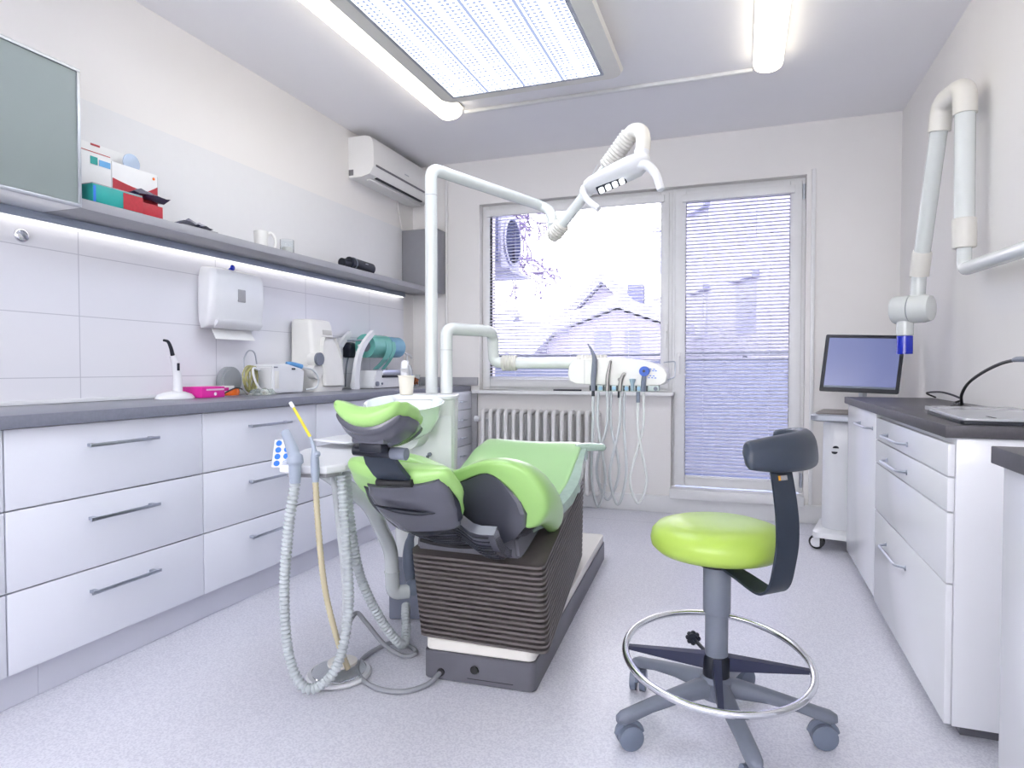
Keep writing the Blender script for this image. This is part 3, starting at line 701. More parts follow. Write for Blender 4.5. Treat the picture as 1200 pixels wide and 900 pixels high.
for i in range(11):
    s = i / 10; y = 2.51 + .12 * s; h = .002 + .038 * math.sin(PI * min(1, s * .72 + .05)); x = -2.40 - .03 * (2 * s - 1) ** 2
    rings.append([Vector((x, y, zt + .004)), Vector((x + .006, y, zt + .004 + h * .5)), Vector((x, y, zt + .004 + h)), Vector((x - .004, y, zt + .004 + h)), Vector((x + .002, y, zt + .004 + h * .5)), Vector((x - .004, y, zt + .004))])
ring_loft(b, rings); obj('lens', b, M_orange, t, 60)
b = BM(); tube(b, catmull([(-2.43, 2.508, zt + .006), (-2.402, 2.54, zt + .032), (-2.398, 2.58, zt + .042), (-2.41, 2.628, zt + .034)]), .0035, 8); obj('brow_frame', b, M_dark, t)
b = BM(); tube(b, catmull([(-2.41, 2.63, zt + .030), (-2.405, 2.64, zt + .020), (-2.40, 2.648, zt + .008), (-2.40, 2.652, zt + .006)]), .005, 8, flat=.6); obj('temple', b, M_glassr, t)
t = thing('clear_face_shield', (-2.40, 2.72, zt), 'crumpled clear plastic shield beside the orange goggles', 'face shield')
b = BM(); rings = []; random.seed(4)
for i in range(9):
    y = 2.662 + .0175 * i; h = .03 * abs(math.sin(i * .9)) + .004
    rings.append([Vector((-2.345 + .01 * math.sin(i * 1.7), y, zt + .002)), Vector((-2.365, y, zt + .004 + h)), Vector((-2.40, y, zt + .006 + h * .8)), Vector((-2.425, y, zt + .001))])
ring_loft(b, rings); obj('sheet', b, M_film, t, 25)
# tangle of cables
t = thing('cable_bundle', (-2.50, 2.86, zt), 'olive and grey coiled cables hanging in a bundle by the white device', 'cable')
random.seed(11)
for k in range(7):
    b = BM(); P = []
    for i in range(14):
        a = 2 * PI * i / 14; P.append((-2.47 + .014 * (k % 3) + .008 * math.sin(2 * a + k), 2.745 + (.018 + .004 * k) * math.cos(a) + random.uniform(-.004, .004), zt + .085 + (.058 + .004 * (k % 4)) * math.sin(a) + random.uniform(-.004, .004)))
    P.append(P[0]); tube(b, catmull(P, 4), .004, 8); obj('loop', b, M_olive, t)
b = BM(); tube(b, catmull([(-2.53, 2.775, zt + .14), (-2.53, 2.775, zt + .19), (-2.53, 2.81, zt + .235), (-2.53, 2.855, zt + .225), (-2.53, 2.875, zt + .15)]), .004, 8); obj('grey_loop', b, M_metal, t)
b = BM(); tube(b, catmull([(-2.43, 2.78, zt + .13), (-2.42, 2.72, zt + .14), (-2.41, 2.72, zt + .08), (-2.40, 2.75, zt + .03), (-2.39, 2.80, zt + .006)]), .006, 8); obj('white_lead', b, M_white, t)
# grey dial disc behind
b = BM(); cyl2(b, (-2.575, 2.70, zt + .075), (-2.545, 2.70, zt + .075), .074, 32); cyl2(b, (-2.545, 2.70, zt + .075), (-2.54, 2.70, zt + .075), .06, 32)
tag(obj('grey_reel', b, mat('reel_grey', (.33, .35, .38), .4)), 'grey round reel leaning on the tiles behind the cables', 'reel')
# ultrasonic device
t = thing('scaler_unit', (-2.45, 2.98, zt), 'small white tabletop device with a blue handpiece on top', 'dental device')
b = BM(); rings = []
for x, sc in ((-2.52, .98), (-2.38, 1.0)):
    rings.append([Vector((x, 2.82 + .0, zt + .004)), Vector((x, 2.82, zt + .15)), Vector((x, 2.84, zt + .162)), Vector((x, 2.94, zt + .165)), Vector((x, 3.08, zt + .135)), Vector((x, 3.09, zt + .12)), Vector((x, 3.075, zt + .004))])
ring_loft(b, rings); bmesh.ops.bevel(b, geom=list(b.edges), offset=.006, segments=2, affect='EDGES'); obj('body', b, M_white, t, 45)
obj('front_panel', box(BM(), -2.3795, -2.377, 2.835, 2.868, zt + .03, zt + .125, .001), M_steri, t)
obj('display', box(BM(), -2.3795, -2.377, 2.975, 3.005, zt + .132, zt + .142, .001), M_dark, t)
obj('badge', box(BM(), -2.3795, -2.377, 2.83, 2.86, zt + .143, zt + .150, .001), M_slate, t)
b = BM(); sphere(b, (-2.45, 2.985, zt + .155), .035, 1, 1, .45, 16); obj('dome', b, M_white, t)
b = BM(); tube(b, catmull([(-2.41, 2.97, zt + .168), (-2.40, 3.01, zt + .165), (-2.385, 3.07, zt + .150)]), lambda s: .010 + .004 * s, 12); obj('blue_handpiece', b, mat('handpiece_blue', (.12, .32, .62), .3), t)
b = BM(); tube(b, catmull([(-2.385, 3.075, zt + .148), (-2.345, 3.12, zt + .13), (-2.335, 3.155, zt + .08), (-2.34, 3.14, zt + .03), (-2.37, 3.085, zt + .018)]), .006, 8); obj('lead', b, M_hose, t)
# steriliser
t = thing('steriliser', (-2.47, 3.33, zt), 'tall off-white tabletop device with a dark round knob', 'dental device')
b = BM(); rings = []
for z, y0, y1, xo in ((0, 3.19, 3.475, -2.38), (.02, 3.19, 3.475, -2.38), (.03, 3.195, 3.47, -2.385), (.40, 3.20, 3.42, -2.42), (.43, 3.205, 3.415, -2.43), (.437, 3.22, 3.40, -2.45)):
    rings.append([Vector((x, y, zt + z)) for x, y in rrect(-2.57, xo, y0, y1, .025, 4)])
ring_loft(b, rings); obj('body', b, M_steri, t, 35)
b = BM(); rings = []
for z, y0, y1 in ((.035, 3.265, 3.465), (.06, 3.26, 3.47), (.20, 3.255, 3.465), (.28, 3.27, 3.43), (.31, 3.28, 3.41), (.33, 3.29, 3.40)):
    xo = -2.355 - z * .12
    rings.append([Vector((x, y, zt + z)) for x, y in rrect(-2.40, xo, y0, y1, .02, 4)])
ring_loft(b, rings); obj('front_cover', b, M_steri, t, 35)
obj('label_recess', box(BM(), -2.4205, -2.414, 3.31, 3.40, zt + .345, zt + .375, .001), mat('recess', (.55, .54, .52), .4), t)
b = BM(); cyl2(b, (-2.42, 3.20, zt + .12), (-2.37, 3.20, zt + .12), .045, 28); cyl2(b, (-2.42, 3.20, zt + .19), (-2.365, 3.20, zt + .19), .04, 28); obj('knob_housing', b, M_steri, t, 30)
b = BM(); cyl2(b, (-2.365, 3.195, zt + .195), (-2.348, 3.195, zt + .195), .038, 28); obj('knob', b, M_slate, t)
# socket + adapter
t = thing('wall_socket', (XL + .01, 3.79, 1.15), 'white double wall socket beside the sealing machine', 'socket')
obj('plate', box(BM(), XL + .009, XL + .022, 3.715, 3.87, 1.145, 1.265, .004), M_white, t)
t = thing('plug_adapter', (XL + .05, 3.79, 1.13), 'dark plug adapter with a hanging cable in the wall socket', 'adapter')
obj('case', box(BM(), XL + .0225, XL + .085, 3.75, 3.82, 1.130, 1.235, .012), M_dark, t)
b = BM(); tube(b, catmull([(XL + .05, 3.78, 1.135), (XL + .04, 3.775, 1.08), (XL + .035, 3.77, 1.0), (XL + .03, 3.77, .93)]), .005, 8); obj('lead', b, M_slate, t)
# teal bottle behind
b = BM(); lathe(b, [(.028, 0), (.032, .01), (.032, .10), (.02, .125), (.012, .13), (.012, .15)], (-2.53, 3.54, zt)); tag(obj('bottle', b, M_tealr), 'small teal bottle beside the pouch sealer', 'bottle')
# sealing machine
t = thing('pouch_sealer', (-2.45, 3.98, zt), 'white pouch sealing machine with a curved roll holder', 'sealing machine')
b = BM(); rings = []
for x in (-2.53, -2.34): rings.append([Vector((x, 3.76, zt + .004)), Vector((x, 3.76, zt + .03)), Vector((x, 3.80, zt + .125)), Vector((x, 4.22, zt + .125)), Vector((x, 4.30, zt + .06)), Vector((x, 4.33, zt + .004))])
ring_loft(b, rings); bmesh.ops.bevel(b, geom=list(b.edges), offset=.005, segments=2, affect='EDGES'); obj('body', b, M_white, t)
obj('press_bar', box(BM(), -2.42, -2.335, 3.88, 4.24, zt + .095, zt + .128, .003), M_metal, t)
obj('press_gap', box(BM(), -2.3395, -2.333, 3.87, 4.24, zt + .075, zt + .092), M_dark, t)
b = BM(); cyl2(b, (-2.34, 3.80, zt + .035), (-2.328, 3.80, zt + .035), .016, 20); cyl2(b, (-2.34, 3.865, zt + .035), (-2.332, 3.865, zt + .035), .007, 16); obj('knob', b, M_slate, t)
for x in (-2.555, -2.375):
    b = BM(); P = catmull([(x, 3.60, zt + .002), (x, 3.605, zt + .10), (x, 3.64, zt + .22), (x, 3.71, zt + .31), (x, 3.81, zt + .385)], 6); rings = []
    for i, p in enumerate(P):
        s = i / (len(P) - 1); q = P[min(i + 1, len(P) - 1)] - P[max(i - 1, 0)]; nn = Vector((0, q.z, -q.y)).normalized(); hw = .030 - .014 * s
        rings.append([p - nn * hw + Vector((-.012, 0, 0)), p + nn * hw + Vector((-.012, 0, 0)), p + nn * hw + Vector((.012, 0, 0)), p - nn * hw + Vector((.012, 0, 0))])
    ring_loft(b, rings); obj('side_arm', b, M_white, t, 30)
b = BM(); cyl2(b, (-2.55, 3.76, zt + .33), (-2.38, 3.76, zt + .33), .006, 12); obj('axle', b, M_metal, t)
def roll(y0, y1, r, m, lab):
    b = BM(); Mx = frame_m((-2.455, y0, zt + .295), (1, 0, 0), (0, 1, 0)); L = y1 - y0
    lathe(b, [(r, 0), (r, L), (.045, L), (.045, L * .98)], n=36, M=Mx, ) if False else ring_loft(b, [[Mx @ Vector((rr * math.cos(2 * PI * k / 36), rr * math.sin(2 * PI * k / 36), z)) for k in range(36)] for rr, z in ((.042, L), (r, L), (r, 0), (.042, 0), (.040, .004), (.040, L - .004))], cap=False, closed=True)
    t = tag(obj('pouch_roll', b, m), lab, 'roll', 'pouch rolls on the sealer')
    b = BM(); cyl2(b, (-2.455, y0 + .006, zt + .295), (-2.455, y1 - .006, zt + .295), .0395, 24); obj('core', b, M_slate, t)
    return t
r1 = roll(3.84, 4.08, .082, M_tealr, 'teal transparent pouch roll nearest the sealer arm')
r2 = roll(4.10, 4.27, .078, M_bluer, 'blue transparent pouch roll at the far end of the sealer')
for (yt, yb2, wd) in ((4.02, 3.93, .075), (4.09, 4.03, .05)):
    b = BM(); P = catmull([(-2.380, yt, zt + .33), (-2.368, yt - .01, zt + .27), (-2.385, yt - .04, zt + .20), (-2.43, yb2, zt + .132)], 5); rings = [[p + Vector((0, -wd / 2, 0)), p + Vector((0, wd / 2, 0)), p + Vector((.002, wd / 2, .001)), p + Vector((.002, -wd / 2, .001))] for p in P]
    ring_loft(b, rings); obj('film_tail', b, M_tealr, r1, 60)
b = BM(); cyl2(b, (-2.455, 3.76, zt + .295), (-2.455, 4.30, zt + .295), .008, 10); cyl2(b, (-2.555, 4.30, zt + .10), (-2.555, 4.30, zt + .295), .008, 10); cyl2(b, (-2.555, 4.30, zt + .295), (-2.455, 4.30, zt + .295), .008, 10); obj('rear_rail', b, M_white, t)
# pump bottle, glass
t = thing('pump_bottle', (-2.42, 4.37, zt), 'clear pump dispenser bottle with a white pump head', 'bottle')
b = BM(); lathe(b, [(.038, 0), (.042, .01), (.042, .12), (.03, .16), (.014, .172), (.014, .18)], (-2.42, 4.37, zt)); obj('body', b, mat('milky_plastic', (.72, .75, .80), .2, trans=.3), t)
b = BM(); cylz(b, -2.42, 4.37, zt + .18, zt + .20, .016, b=.002); cylz(b, -2.42, 4.37, zt + .20, zt + .245, .006); tube(b, fillet([(-2.42, 4.34, zt + .25), (-2.42, 4.40, zt + .25), (-2.42, 4.44, zt + .22)], .02), .007, 10); obj('pump_head', b, M_white, t)
obj('blue_label', box(BM(), -2.379, -2.3765, 4.36, 4.385, zt + .03, zt + .09), M_bluel, t)
b = BM(); lathe(b, [(.032, 0), (.034, .004), (.036, .09), (.034, .09), (.031, .006), (.004, .005)], (-2.43, 4.52, zt)); t = tag(obj('glass_jar', b, M_glassr), 'small glass jar of orange and brown bits on the worktop', 'jar')
b = BM(); random.seed(2)
for k in range(26):
    q = bmesh.ops.create_icosphere(b, subdivisions=1, radius=.0085)
    a = random.uniform(0, 2 * PI); rr = random.uniform(0, .020); c = Vector((-2.43 + rr * math.cos(a), 4.52 + rr * math.sin(a), zt + .017 + random.uniform(0, .045)))
    for v in q['verts']: v.co = v.co + c
o = obj('bits', b, mat('orange_bits', (.75, .20, .03), .5, noise=.9, scale=60, col2=(.10, .03, .02)), t); o['kind'] = 'stuff'

# ================================================================== RADIATOR
t = thing('radiator', (-1.43, 4.68, .13), 'white column radiator under the window', 'radiator')
for i in range(15):
    x = -1.895 + i * .0635; b = BM()
    for yy in (4.635, 4.70): tube(b, fillet([(x, yy, .15), (x, yy, .70)], .01), .013, 10, flat=1)
    P = fillet([(x, 4.61, .16), (x, 4.61, .725), (x, 4.73, .725), (x, 4.73, .135), (x, 4.61, .135), (x, 4.61, .17)], .03)
    tube(b, P, .020, 10, up=(1, 0, 0), flat=.85)
    obj('fin', b, M_rad, t, 60)
b = BM(); cyl2(b, (-1.99, 4.67, .66), (-1.86, 4.67, .66), .012, 12); cyl2(b, (-.99, 4.67, .20), (-.93, 4.67, .20), .010, 10); obj('pipe', b, M_rad, t)
b = BM(); cyl2(b, (-1.985, 4.67, .66), (-1.945, 4.67, .66), .022, 16); obj('valve_knob', b, M_white, t)
b = BM(); box(b, -1.62, -1.45, 4.76, 4.799, .50, .53); 
b.free()
tag(bxo('black_pen', (-1.36, -1.14, 4.725, 4.74, .8855, .8975), M_dark, bev=.003), 'black stick lying on the window sill', 'pen')

# ================================================================== DENTAL CHAIR
t = thing('dental_chair', (-.85, 2.7, 0), 'apple green reclined dental chair on a ribbed dark bellows base', 'dental chair')
RB = Rz(3.2, (-.626, 1.976, 0))
b = BM(); prism(b, rrect(-1.02, -.626, 1.965, 3.52, .025), .002, .098, RB, .004); bs = obj('base_plinth', b, M_base, t, 30)
b = BM(); prism(b, rrect(-1.015, -.631, 1.97, 3.51, .025), .099, .138, RB, .004); obj('base_cover', b, M_cream, t, 30)
b = BM(); cyl2(b, RB @ Vector((-.835, 1.968, .052)), RB @ Vector((-.835, 1.962, .052)), .014, 20); obj('socket_hole', b, M_black, bs)
b = BM(); cyl2(b, RB @ Vector((-.955, 1.968, .030)), RB @ Vector((-.955, 1.960, .030)), .013, 20); obj('cable_hole', b, M_black, bs)
b = BM(); box(b, -.86, -.70, 1.963, 1.966, .02, .0215, M=RB); obj('seam', b, M_black, bs)
# bellows: wedge of ribs, higher at the foot end
NR = 17; rings = []
def bring(s, off):
    # s 0 bottom..1 top
    x0 = -1.01 - .045 * s; x1f = -.612 - .02 * s; x1b = -.745 + .0 * s; yf = 1.985 + .02 * s; yb2 = 2.98
    zf = .142 + .285 * s; zb = .165 + .385 * s
    P = [(x1f, yf), (x1b, yb2), (x0 + .02, yb2), (x0, yf)]
    out = []
    for i in range(4):
        a = Vector(P[i - 1]); c = Vector(P[i]); d = Vector(P[(i + 1) % 4]); r = .035
        s1 = c + (a - c).normalized() * r; s2 = c + (d - c).normalized() * r
        for j in range(5):
            u = j / 4; q = s1 * (1 - u) ** 2 + c * 2 * u * (1 - u) + s2 * u * u; out.append(q)
    cx = sum(p.x for p in out) / len(out); cy = sum(p.y for p in out) / len(out); R_ = []
    for q in out:
        d = Vector((q.x - cx, q.y - cy)); 
        qx = q.x + math.copysign(off, q.x - cx) * min(1, abs(q.x - cx) / .12); qy = q.y + math.copysign(off, q.y - cy) * min(1, abs(q.y - cy) / .4)
        k = (qy - yf) / (yb2 - yf); R_.append(Vector((qx, qy, zf + (zb - zf) * k)))
    return R_
prof = ((0, -.034), (.44, -.034), (.52, .008), (.60, .014), (.72, .015), (.84, .012), (.90, .004), (.98, -.034))
for i in range(NR):
    for f, off in prof: rings.append(bring((i + f) / NR, off))
b = BM(); ring_loft(b, rings); obj('bellows', b, M_bell, t, 25)
# seat frame block
b = BM(); rings = []
for y, zl, zt_, x0, x1 in ((1.985, .430, .497, -1.055, -.70), (2.005, .428, .505, -1.06, -.69), (2.5, .50, .545, -1.02, -.72), (2.9, .552, .60, -.99, -.75)):
    rings.append([Vector((x1 + .01, y, zl)), Vector((x1, y, zt_)), Vector((x0, y, zt_)), Vector((x0 - .01, y, zl))])
ring_loft(b, rings); bmesh.ops.bevel(b, geom=list(b.edges), offset=.008, segments=2, affect='EDGES'); obj('seat_frame', b, M_base, t, 35)
# seat cushion (scooped, rising to the knees)
CX = -.905
b = BM(); pad(b, [((CX - .01, 2.13, .485), .15, .022, .03, .02), ((CX, 2.30, .505), .235, .022, .03, .035), ((CX, 2.50, .565), .250, .024, .03, .035), ((CX, 2.68, .645), .245, .024, .03, .03), ((CX, 2.80, .690), .235, .026, .026, .02), ((CX, 2.85, .695), .22, .022, .022, .015)], e=.6)
obj('seat_cushion', b, M_greenl, t, 60)
b = BM(); pad(b, [((CX, 2.16, .455), .10, .008, .03, .01), ((CX, 2.35, .475), .18, .008, .03, .03), ((CX, 2.60, .560), .20, .008, .035, .03), ((CX, 2.78, .635), .17, .008, .03, .02)], e=.7)
obj('seat_shell', b, M_shell, t, 50)
b = BM(); pad(b, [((-.69, 2.79, .705), .03, .018, .018, 0), ((-.64, 2.815, .708), .035, .018, .018, 0), ((-.585, 2.83, .706), .026, .016, .016, 0)], side=(0, 1, 0)); obj('film_wrapped_pad', b, mat('film_over_green', (.50, .66, .56), .15, noise=.12, scale=30, bump=.5, trans=.25, coat=.8), t, 60)
# plastic film over the right edge
b = BM(); rings = []
random.seed(8)
for i in range(19):
    s = i / 18; P = catmull([(-.735, 2.12, .50), (-.655, 2.28, .530), (-.628, 2.48, .588), (-.645, 2.66, .662), (-.66, 2.79, .705)], 8); p = P[min(len(P) - 1, int(s * (len(P) - 1)))]
    j = lambda a: random.uniform(-a, a)
    rings.append([p + Vector((-.04, 0, .010 + j(.002))), p + Vector((.012 + j(.002), 0, .004)), p + Vector((.018 + j(.004), 0, -.03 + j(.006))), p + Vector((.014, 0, -.03)), p + Vector((.009, 0, .001)), p + Vector((-.04, 0, .0085))])
ring_loft(b, rings); obj('edge_film', b, MATS['film_over_green'], t, 60)
# lumbar section: winged cushion + shell, its back facing the camera
CL = -.905
def lsec(y, k, dz, hw=1.0):
    T = [(0, .715), (.05, .738), (.10, .760), (.16, .776), (.225, .774), (.285, .752), (.328, .702), (.345, .645), (.334, .590), (.295, .540)]
    Bt = [(.250, .540), (.272, .585), (.264, .625), (.240, .667), (.20, .71), (.158, .742), (.105, .720), (.05, .697), (0, .674)]
    half = T + Bt
    pts = []
    zc = .64
    for u, z in half: pts.append(Vector((CL + u * k * hw, y + (z - .6) * -.35, zc + (z - zc) * k + dz)))
    L = [Vector((2 * CL - p.x, p.y, p.z)) for p in reversed(half_pts(pts))]
    return pts + L
def half_pts(p): return p[1:-1]
rings = [lsec(1.925, .92, -.004), lsec(1.930, .965, -.001), lsec(1.945, .99, 0), lsec(1.99, 1, 0), lsec(2.05, 1, -.015), lsec(2.13, .97, -.05), lsec(2.21, .92, -.085), lsec(2.28, .85, -.115), lsec(2.32, .80, -.13)]
b = BM(); ring_loft(b, rings, cap=False)
# close both ends between the outer and the inner edge of the C section
def close_c(bm, verts_ring):
    n = len(verts_ring)
for R_ in (rings[0], rings[-1]):
    vs = [b.verts.new(p) for p in R_]; n = len(vs)
    # pair right-hand outer/inner: half list has 19 pts (10 top, 9 bottom)
    nt_ = 10; nb = 9
    top = vs[:nt_]; bot = vs[nt_:nt_ + nb]
    # mirrored part
    mir = vs[nt_ + nb:]                   # mirror of pts[1:-1] reversed
    mb = [bot[-1]] + mir[:nb - 1]; mt = mir[nb - 1:] + [top[0]]
    def strip(o, i_):
        o = list(o); i_ = list(i_)
        for q in range(len(i_) - 1):
            f_ = (o[q], o[q + 1], i_[q + 1], i_[q])
            try: b.faces.new(f_)
            except ValueError: pass
        for q in range(len(i_) - 1, len(o) - 1):
            try: b.faces.new((o[q], o[q + 1], i_[-1]))
            except ValueError: pass
    strip(top, list(reversed(bot))); strip(list(reversed(mt)), mb)
o = obj('lumbar_cushion', b, M_green, t, 60, sub=1)
# lumbar shell (dark)
def ssec(y, k, dz, drop):
    h = [(0, .672), (.05, .695), (.105, .718), (.158, .740), (.173, .732), (.213, .69), (.256, .635), (.269, .597), (.261, .55), (.218, .50), (.14, .462 - drop * .4), (.08, .446 - drop * .8), (0, .44 - drop)]
    pts = [Vector((CL + u * k, y + max(0, (.60 - z)) * .55, .60 + (z - .60) * k + dz)) for u, z in h]
    return pts + [Vector((2 * CL - p.x, p.y, p.z)) for p in reversed(pts[1:-1])]
b = BM(); ring_loft(b, [ssec(1.902, .93, 0, .0), ssec(1.908, .975, 0, .0), ssec(1.93, .99, 0, .0), ssec(2.02, .97, -.02, .0), ssec(2.16, .86, -.06, -.02)]); obj('lumbar_shell', b, M_shell, t, 35)
# curved hinge apron under the shells
b = BM(); rings = []
for i in range(13):
    s = i / 12; a = math.radians(-78 + 156 * s); hw = .215 - .055 * s
    pass
PA = [(1.775, .592), (1.81, .550), (1.85, .515), (1.92, .480), (2.02, .462)]
for k in range(17):
    u = -1 + 2.15 * k / 16; row = []
    cut = 1 - abs(u) ** 2.2 * .55
    for (y, z) in PA: row.append(Vector((-.92 + u * .190 * (1 - (y - 1.74) * .25), y + .02 * abs(u), z + (.035 * u * u if u < .45 else .0071 - min(.045, .13 * (u - .45))))))
    row += [p + Vector((0, .03, .02)) for p in reversed(row)]
    rings.append(row)
ring_loft(b, rings); obj('hinge_apron', b, M_shell, t, 60)
b = BM()
def apron(u, v):
    q = v * (len(PA) - 1); a = min(int(q), len(PA) - 2); f = q - a; y = PA[a][0] * (1 - f) + PA[a + 1][0] * f; z = PA[a][1] * (1 - f) + PA[a + 1][1] * f
    return Vector((-.92 + u * .190 * (1 - (y - 1.74) * .25), y + .02 * abs(u) - .003, z - .003 + (.035 * u * u if u < .45 else .0071 - min(.045, .13 * (u - .45)))))
for j in range(9): tube(b, [apron(-.25 + 1.3 * k / 14, .06 + .095 * j) for k in range(15)], .0028, 6)
obj('hinge_rib', b, M_dark, t, 60)
# dark slot under the apron
b = BM(); P = [(-.93 + .20 * u, 2.0 - .015, .452 + .03 * abs(u) ** 2) for u in [-.6 + 1.5 * k / 12 for k in range(13)]]; tube(b, P, .008, 8); obj('slot_lip', b, M_black, t, 60)
# shoulder cushion and shell
b = BM(); pad(b, [((-.957, 1.660, .742), .178, .045, .028, .020), ((-.957, 1.705, .692), .188, .045, .026, .020), ((-.958, 1.750, .636), .168, .045, .022, .02), ((-.965, 1.795, .586), .138, .045, .020, .02), ((-.96, 1.825, .555), .12, .04, .03, .02)], e=.6, ends=(1.0, .4), side=(1, 0, -.09))
obj('shoulder_cushion', b, M_green, t, 60)
b = BM(); pad(b, [((-.936, 1.648, .722), .130, .01, .018, .012), ((-.928, 1.675, .684), .144, .01, .024, .012), ((-.920, 1.712, .632), .140, .01, .026, .010), ((-.905, 1.758, .576), .118, .01, .022, .008)], e=.38, ends=(.12, .3), side=(1, 0, -.05)); ss_ = obj('shoulder_shell', b, M_shell, t, 50)
b = BM(); pad(b, [((-.940, 1.672, .702), .150, .012, .014, .012), ((-.932, 1.712, .644), .160, .012, .016, .012), ((-.914, 1.762, .582), .142, .012, .016, .010), ((-.895, 1.792, .553), .108, .012, .014, .008)], e=.45, ends=(.2, .5), side=(1, 0, -.05)); obj('gasket', b, M_dark, t, 50)
b = BM(); tube(b, catmull([(-1.035, 1.664, .650), (-.985, 1.664, .641), (-.93, 1.666, .636), (-.88, 1.671, .634), (-.84, 1.680, .636)]), lambda s: .002 + .009 * math.sin(PI * s), 10, flat=.8); obj('grab_recess', b, M_dark, ss_, 60)
# headrest
hd = [((-.932, 1.455, .930), .100, .028, .026, .036), ((-.932, 1.485, .918), .108, .034, .030, .042), ((-.932, 1.53, .903), .108, .034, .030, .042), ((-.932, 1.575, .885), .098, .026, .024, .038)]
b = BM(); pad(b, hd, e=.7, ends=(.9, .9)); obj('headrest_cushion', b, M_green, t, 60)
b = BM(); pad(b, [((c[0], c[1] + .004, c[2] - .026), hw * .985, .004, .036 if 0 < i < 3 else .022, lf * .98) for i, (c, hw, tt, bb, lf) in enumerate(hd)], e=.7, ends=(.9, .9)); obj('headrest_shell', b, M_shell, t, 60)
b = BM(); box(b, -.985, -.885, 1.47, 1.54, .858, .885, .006); obj('headrest_mount', b, M_shell, t)
b = BM(); box(b, -.975, -.905, 1.49, 1.53, .832, .858, .004); obj('neck', b, M_dark, t)
b = BM(); tube(b, [(-1.03, 1.555, .828), (-.885, 1.555, .824)], .0155, 16, flat=1.0); bb_ = obj('cross_bar', b, M_dark, t, 50)
b = BM(); tube(b, [(-.910, 1.555, .825), (-.865, 1.555, .8235)], .0175, 16); obj('end_cap', b, M_slate, bb_, 50)
b = BM(); rings = []
for s, hw in ((0, .044), (.4, .050), (.8, .052), (1, .050)):
    c = Vector((-.965, 1.560, .822)).lerp(Vector((-.942, 1.618, .735)), s) + Vector((0, -.012 * math.sin(PI * s), 0))
    rings.append([c + Vector((-hw, 0, 0)), c + Vector((hw, 0, .004)), c + Vector((hw, .012, .012)), c + Vector((-hw, .012, .008))])
ring_loft(b, rings); obj('neck_blade', b, M_strap, t, 40)
b = BM(); tube(b, [(-.998, 1.624, .727), (-.886, 1.626, .730)], .015, 14, flat=.8); obj('blade_socket', b, M_black, t, 50)

# ================================================================== SPITTOON COLUMN
t = thing('spittoon_unit', (-1.30, 2.52, 0), 'white spittoon column with a round bowl on a grey floor block', 'dental unit')
RU = Rz(20, (-1.30, 2.52, 0))
b = BM(); box(b, -1.445, -1.16, 2.385, 2.66, .002, .262, .008, M=RU); obj('floor_block', b, mat('block_grey', (.22, .24, .31), .4), t)
b = BM(); rings = []
for z, k in ((.263, .94), (.27, .95), (.60, .97), (.915, 1.0), (.925, .99)):
    rings.append([RU @ Vector((-1.30 + (x + 1.30) * k, 2.52 + (y - 2.52) * k, z)) for x, y in rrect(-1.43, -1.17, 2.39, 2.65, .04, 5)])
ring_loft(b, rings); bd = obj('body', b, mat('pale_mint_plastic', (.79, .81, .81), .25, noise=.02, coat=.3), t, 35)
b = BM(); prism(b, rrect(-1.435, -1.165, 2.385, 2.655, .04), .926, .945, RU, .004); obj('top_plate', b, M_white, t, 35)
b = BM(); box(b, -1.34, -1.18, 2.3815, 2.3855, .40, .86, .002, M=RU); obj('door', b, M_white, bd)
b = BM(); q = RU @ Vector((-1.27, 2.378, .70)); cyl2(b, q, q + Vector((.003, -.012, 0)), .009, 16); box(b, q.x - .003, q.x + .003, q.y - .03, q.y - .012, q.z - .018, q.z - .001, .001); obj('key', b, M_slate, t)
b = BM(); prof = [(.02, -.145), (.075, -.135), (.115, -.105), (.142, -.055), (.155, .0), (.160, .004), (.156, .006), (.150, .0), (.136, -.05), (.108, -.095), (.06, -.118), (.01, -.12)]
MB_ = Matrix.Translation((-1.275, 2.275, .918)) @ Matrix.Rotation(math.radians(9), 4, Vector((_R.x, _R.y, 0))); lathe(b, prof, (0, 0, 0), 40, M=MB_); obj('bowl', b, mat('bowl_with_green_reflection', (.80, .88, .86), .08, noise=.02, coat=1), t, 60)  # mint tinge is the green chair's reflection, put into the bowl's base colour
b = BM(); lathe(b, [(.118, -.108), (.124, -.104), (.118, -.100)], (-1.275, 2.275, .914), 40); 
b.free()
b = BM(); cyl2(b, (-1.275, 2.30, .78), (-1.28, 2.40, .78), .05, 20); obj('bowl_mount', b, M_white, t)
b = BM(); tube(b, fillet([(-1.397, 2.50, .946), (-1.397, 2.50, 1.075), (-1.375, 2.46, 1.08), (-1.365, 2.44, 1.05)], .02), lambda s: .018 - .004 * s, 14); obj('cup_filler', b, M_white, t)
t = tag(obj('paper_cup', lathe(BM(), [(.024, 0), (.0275, .002), (.034, .078), (.037, .080), (.037, .083), (.033, .083), (.026, .004), (.004, .003)], (-1.342, 2.415, .9455)), mat('ivory_cup', (.84, .80, .70), .4, noise=.02)), 'ivory plastic cup standing on the spittoon column behind the bowl', 'cup')

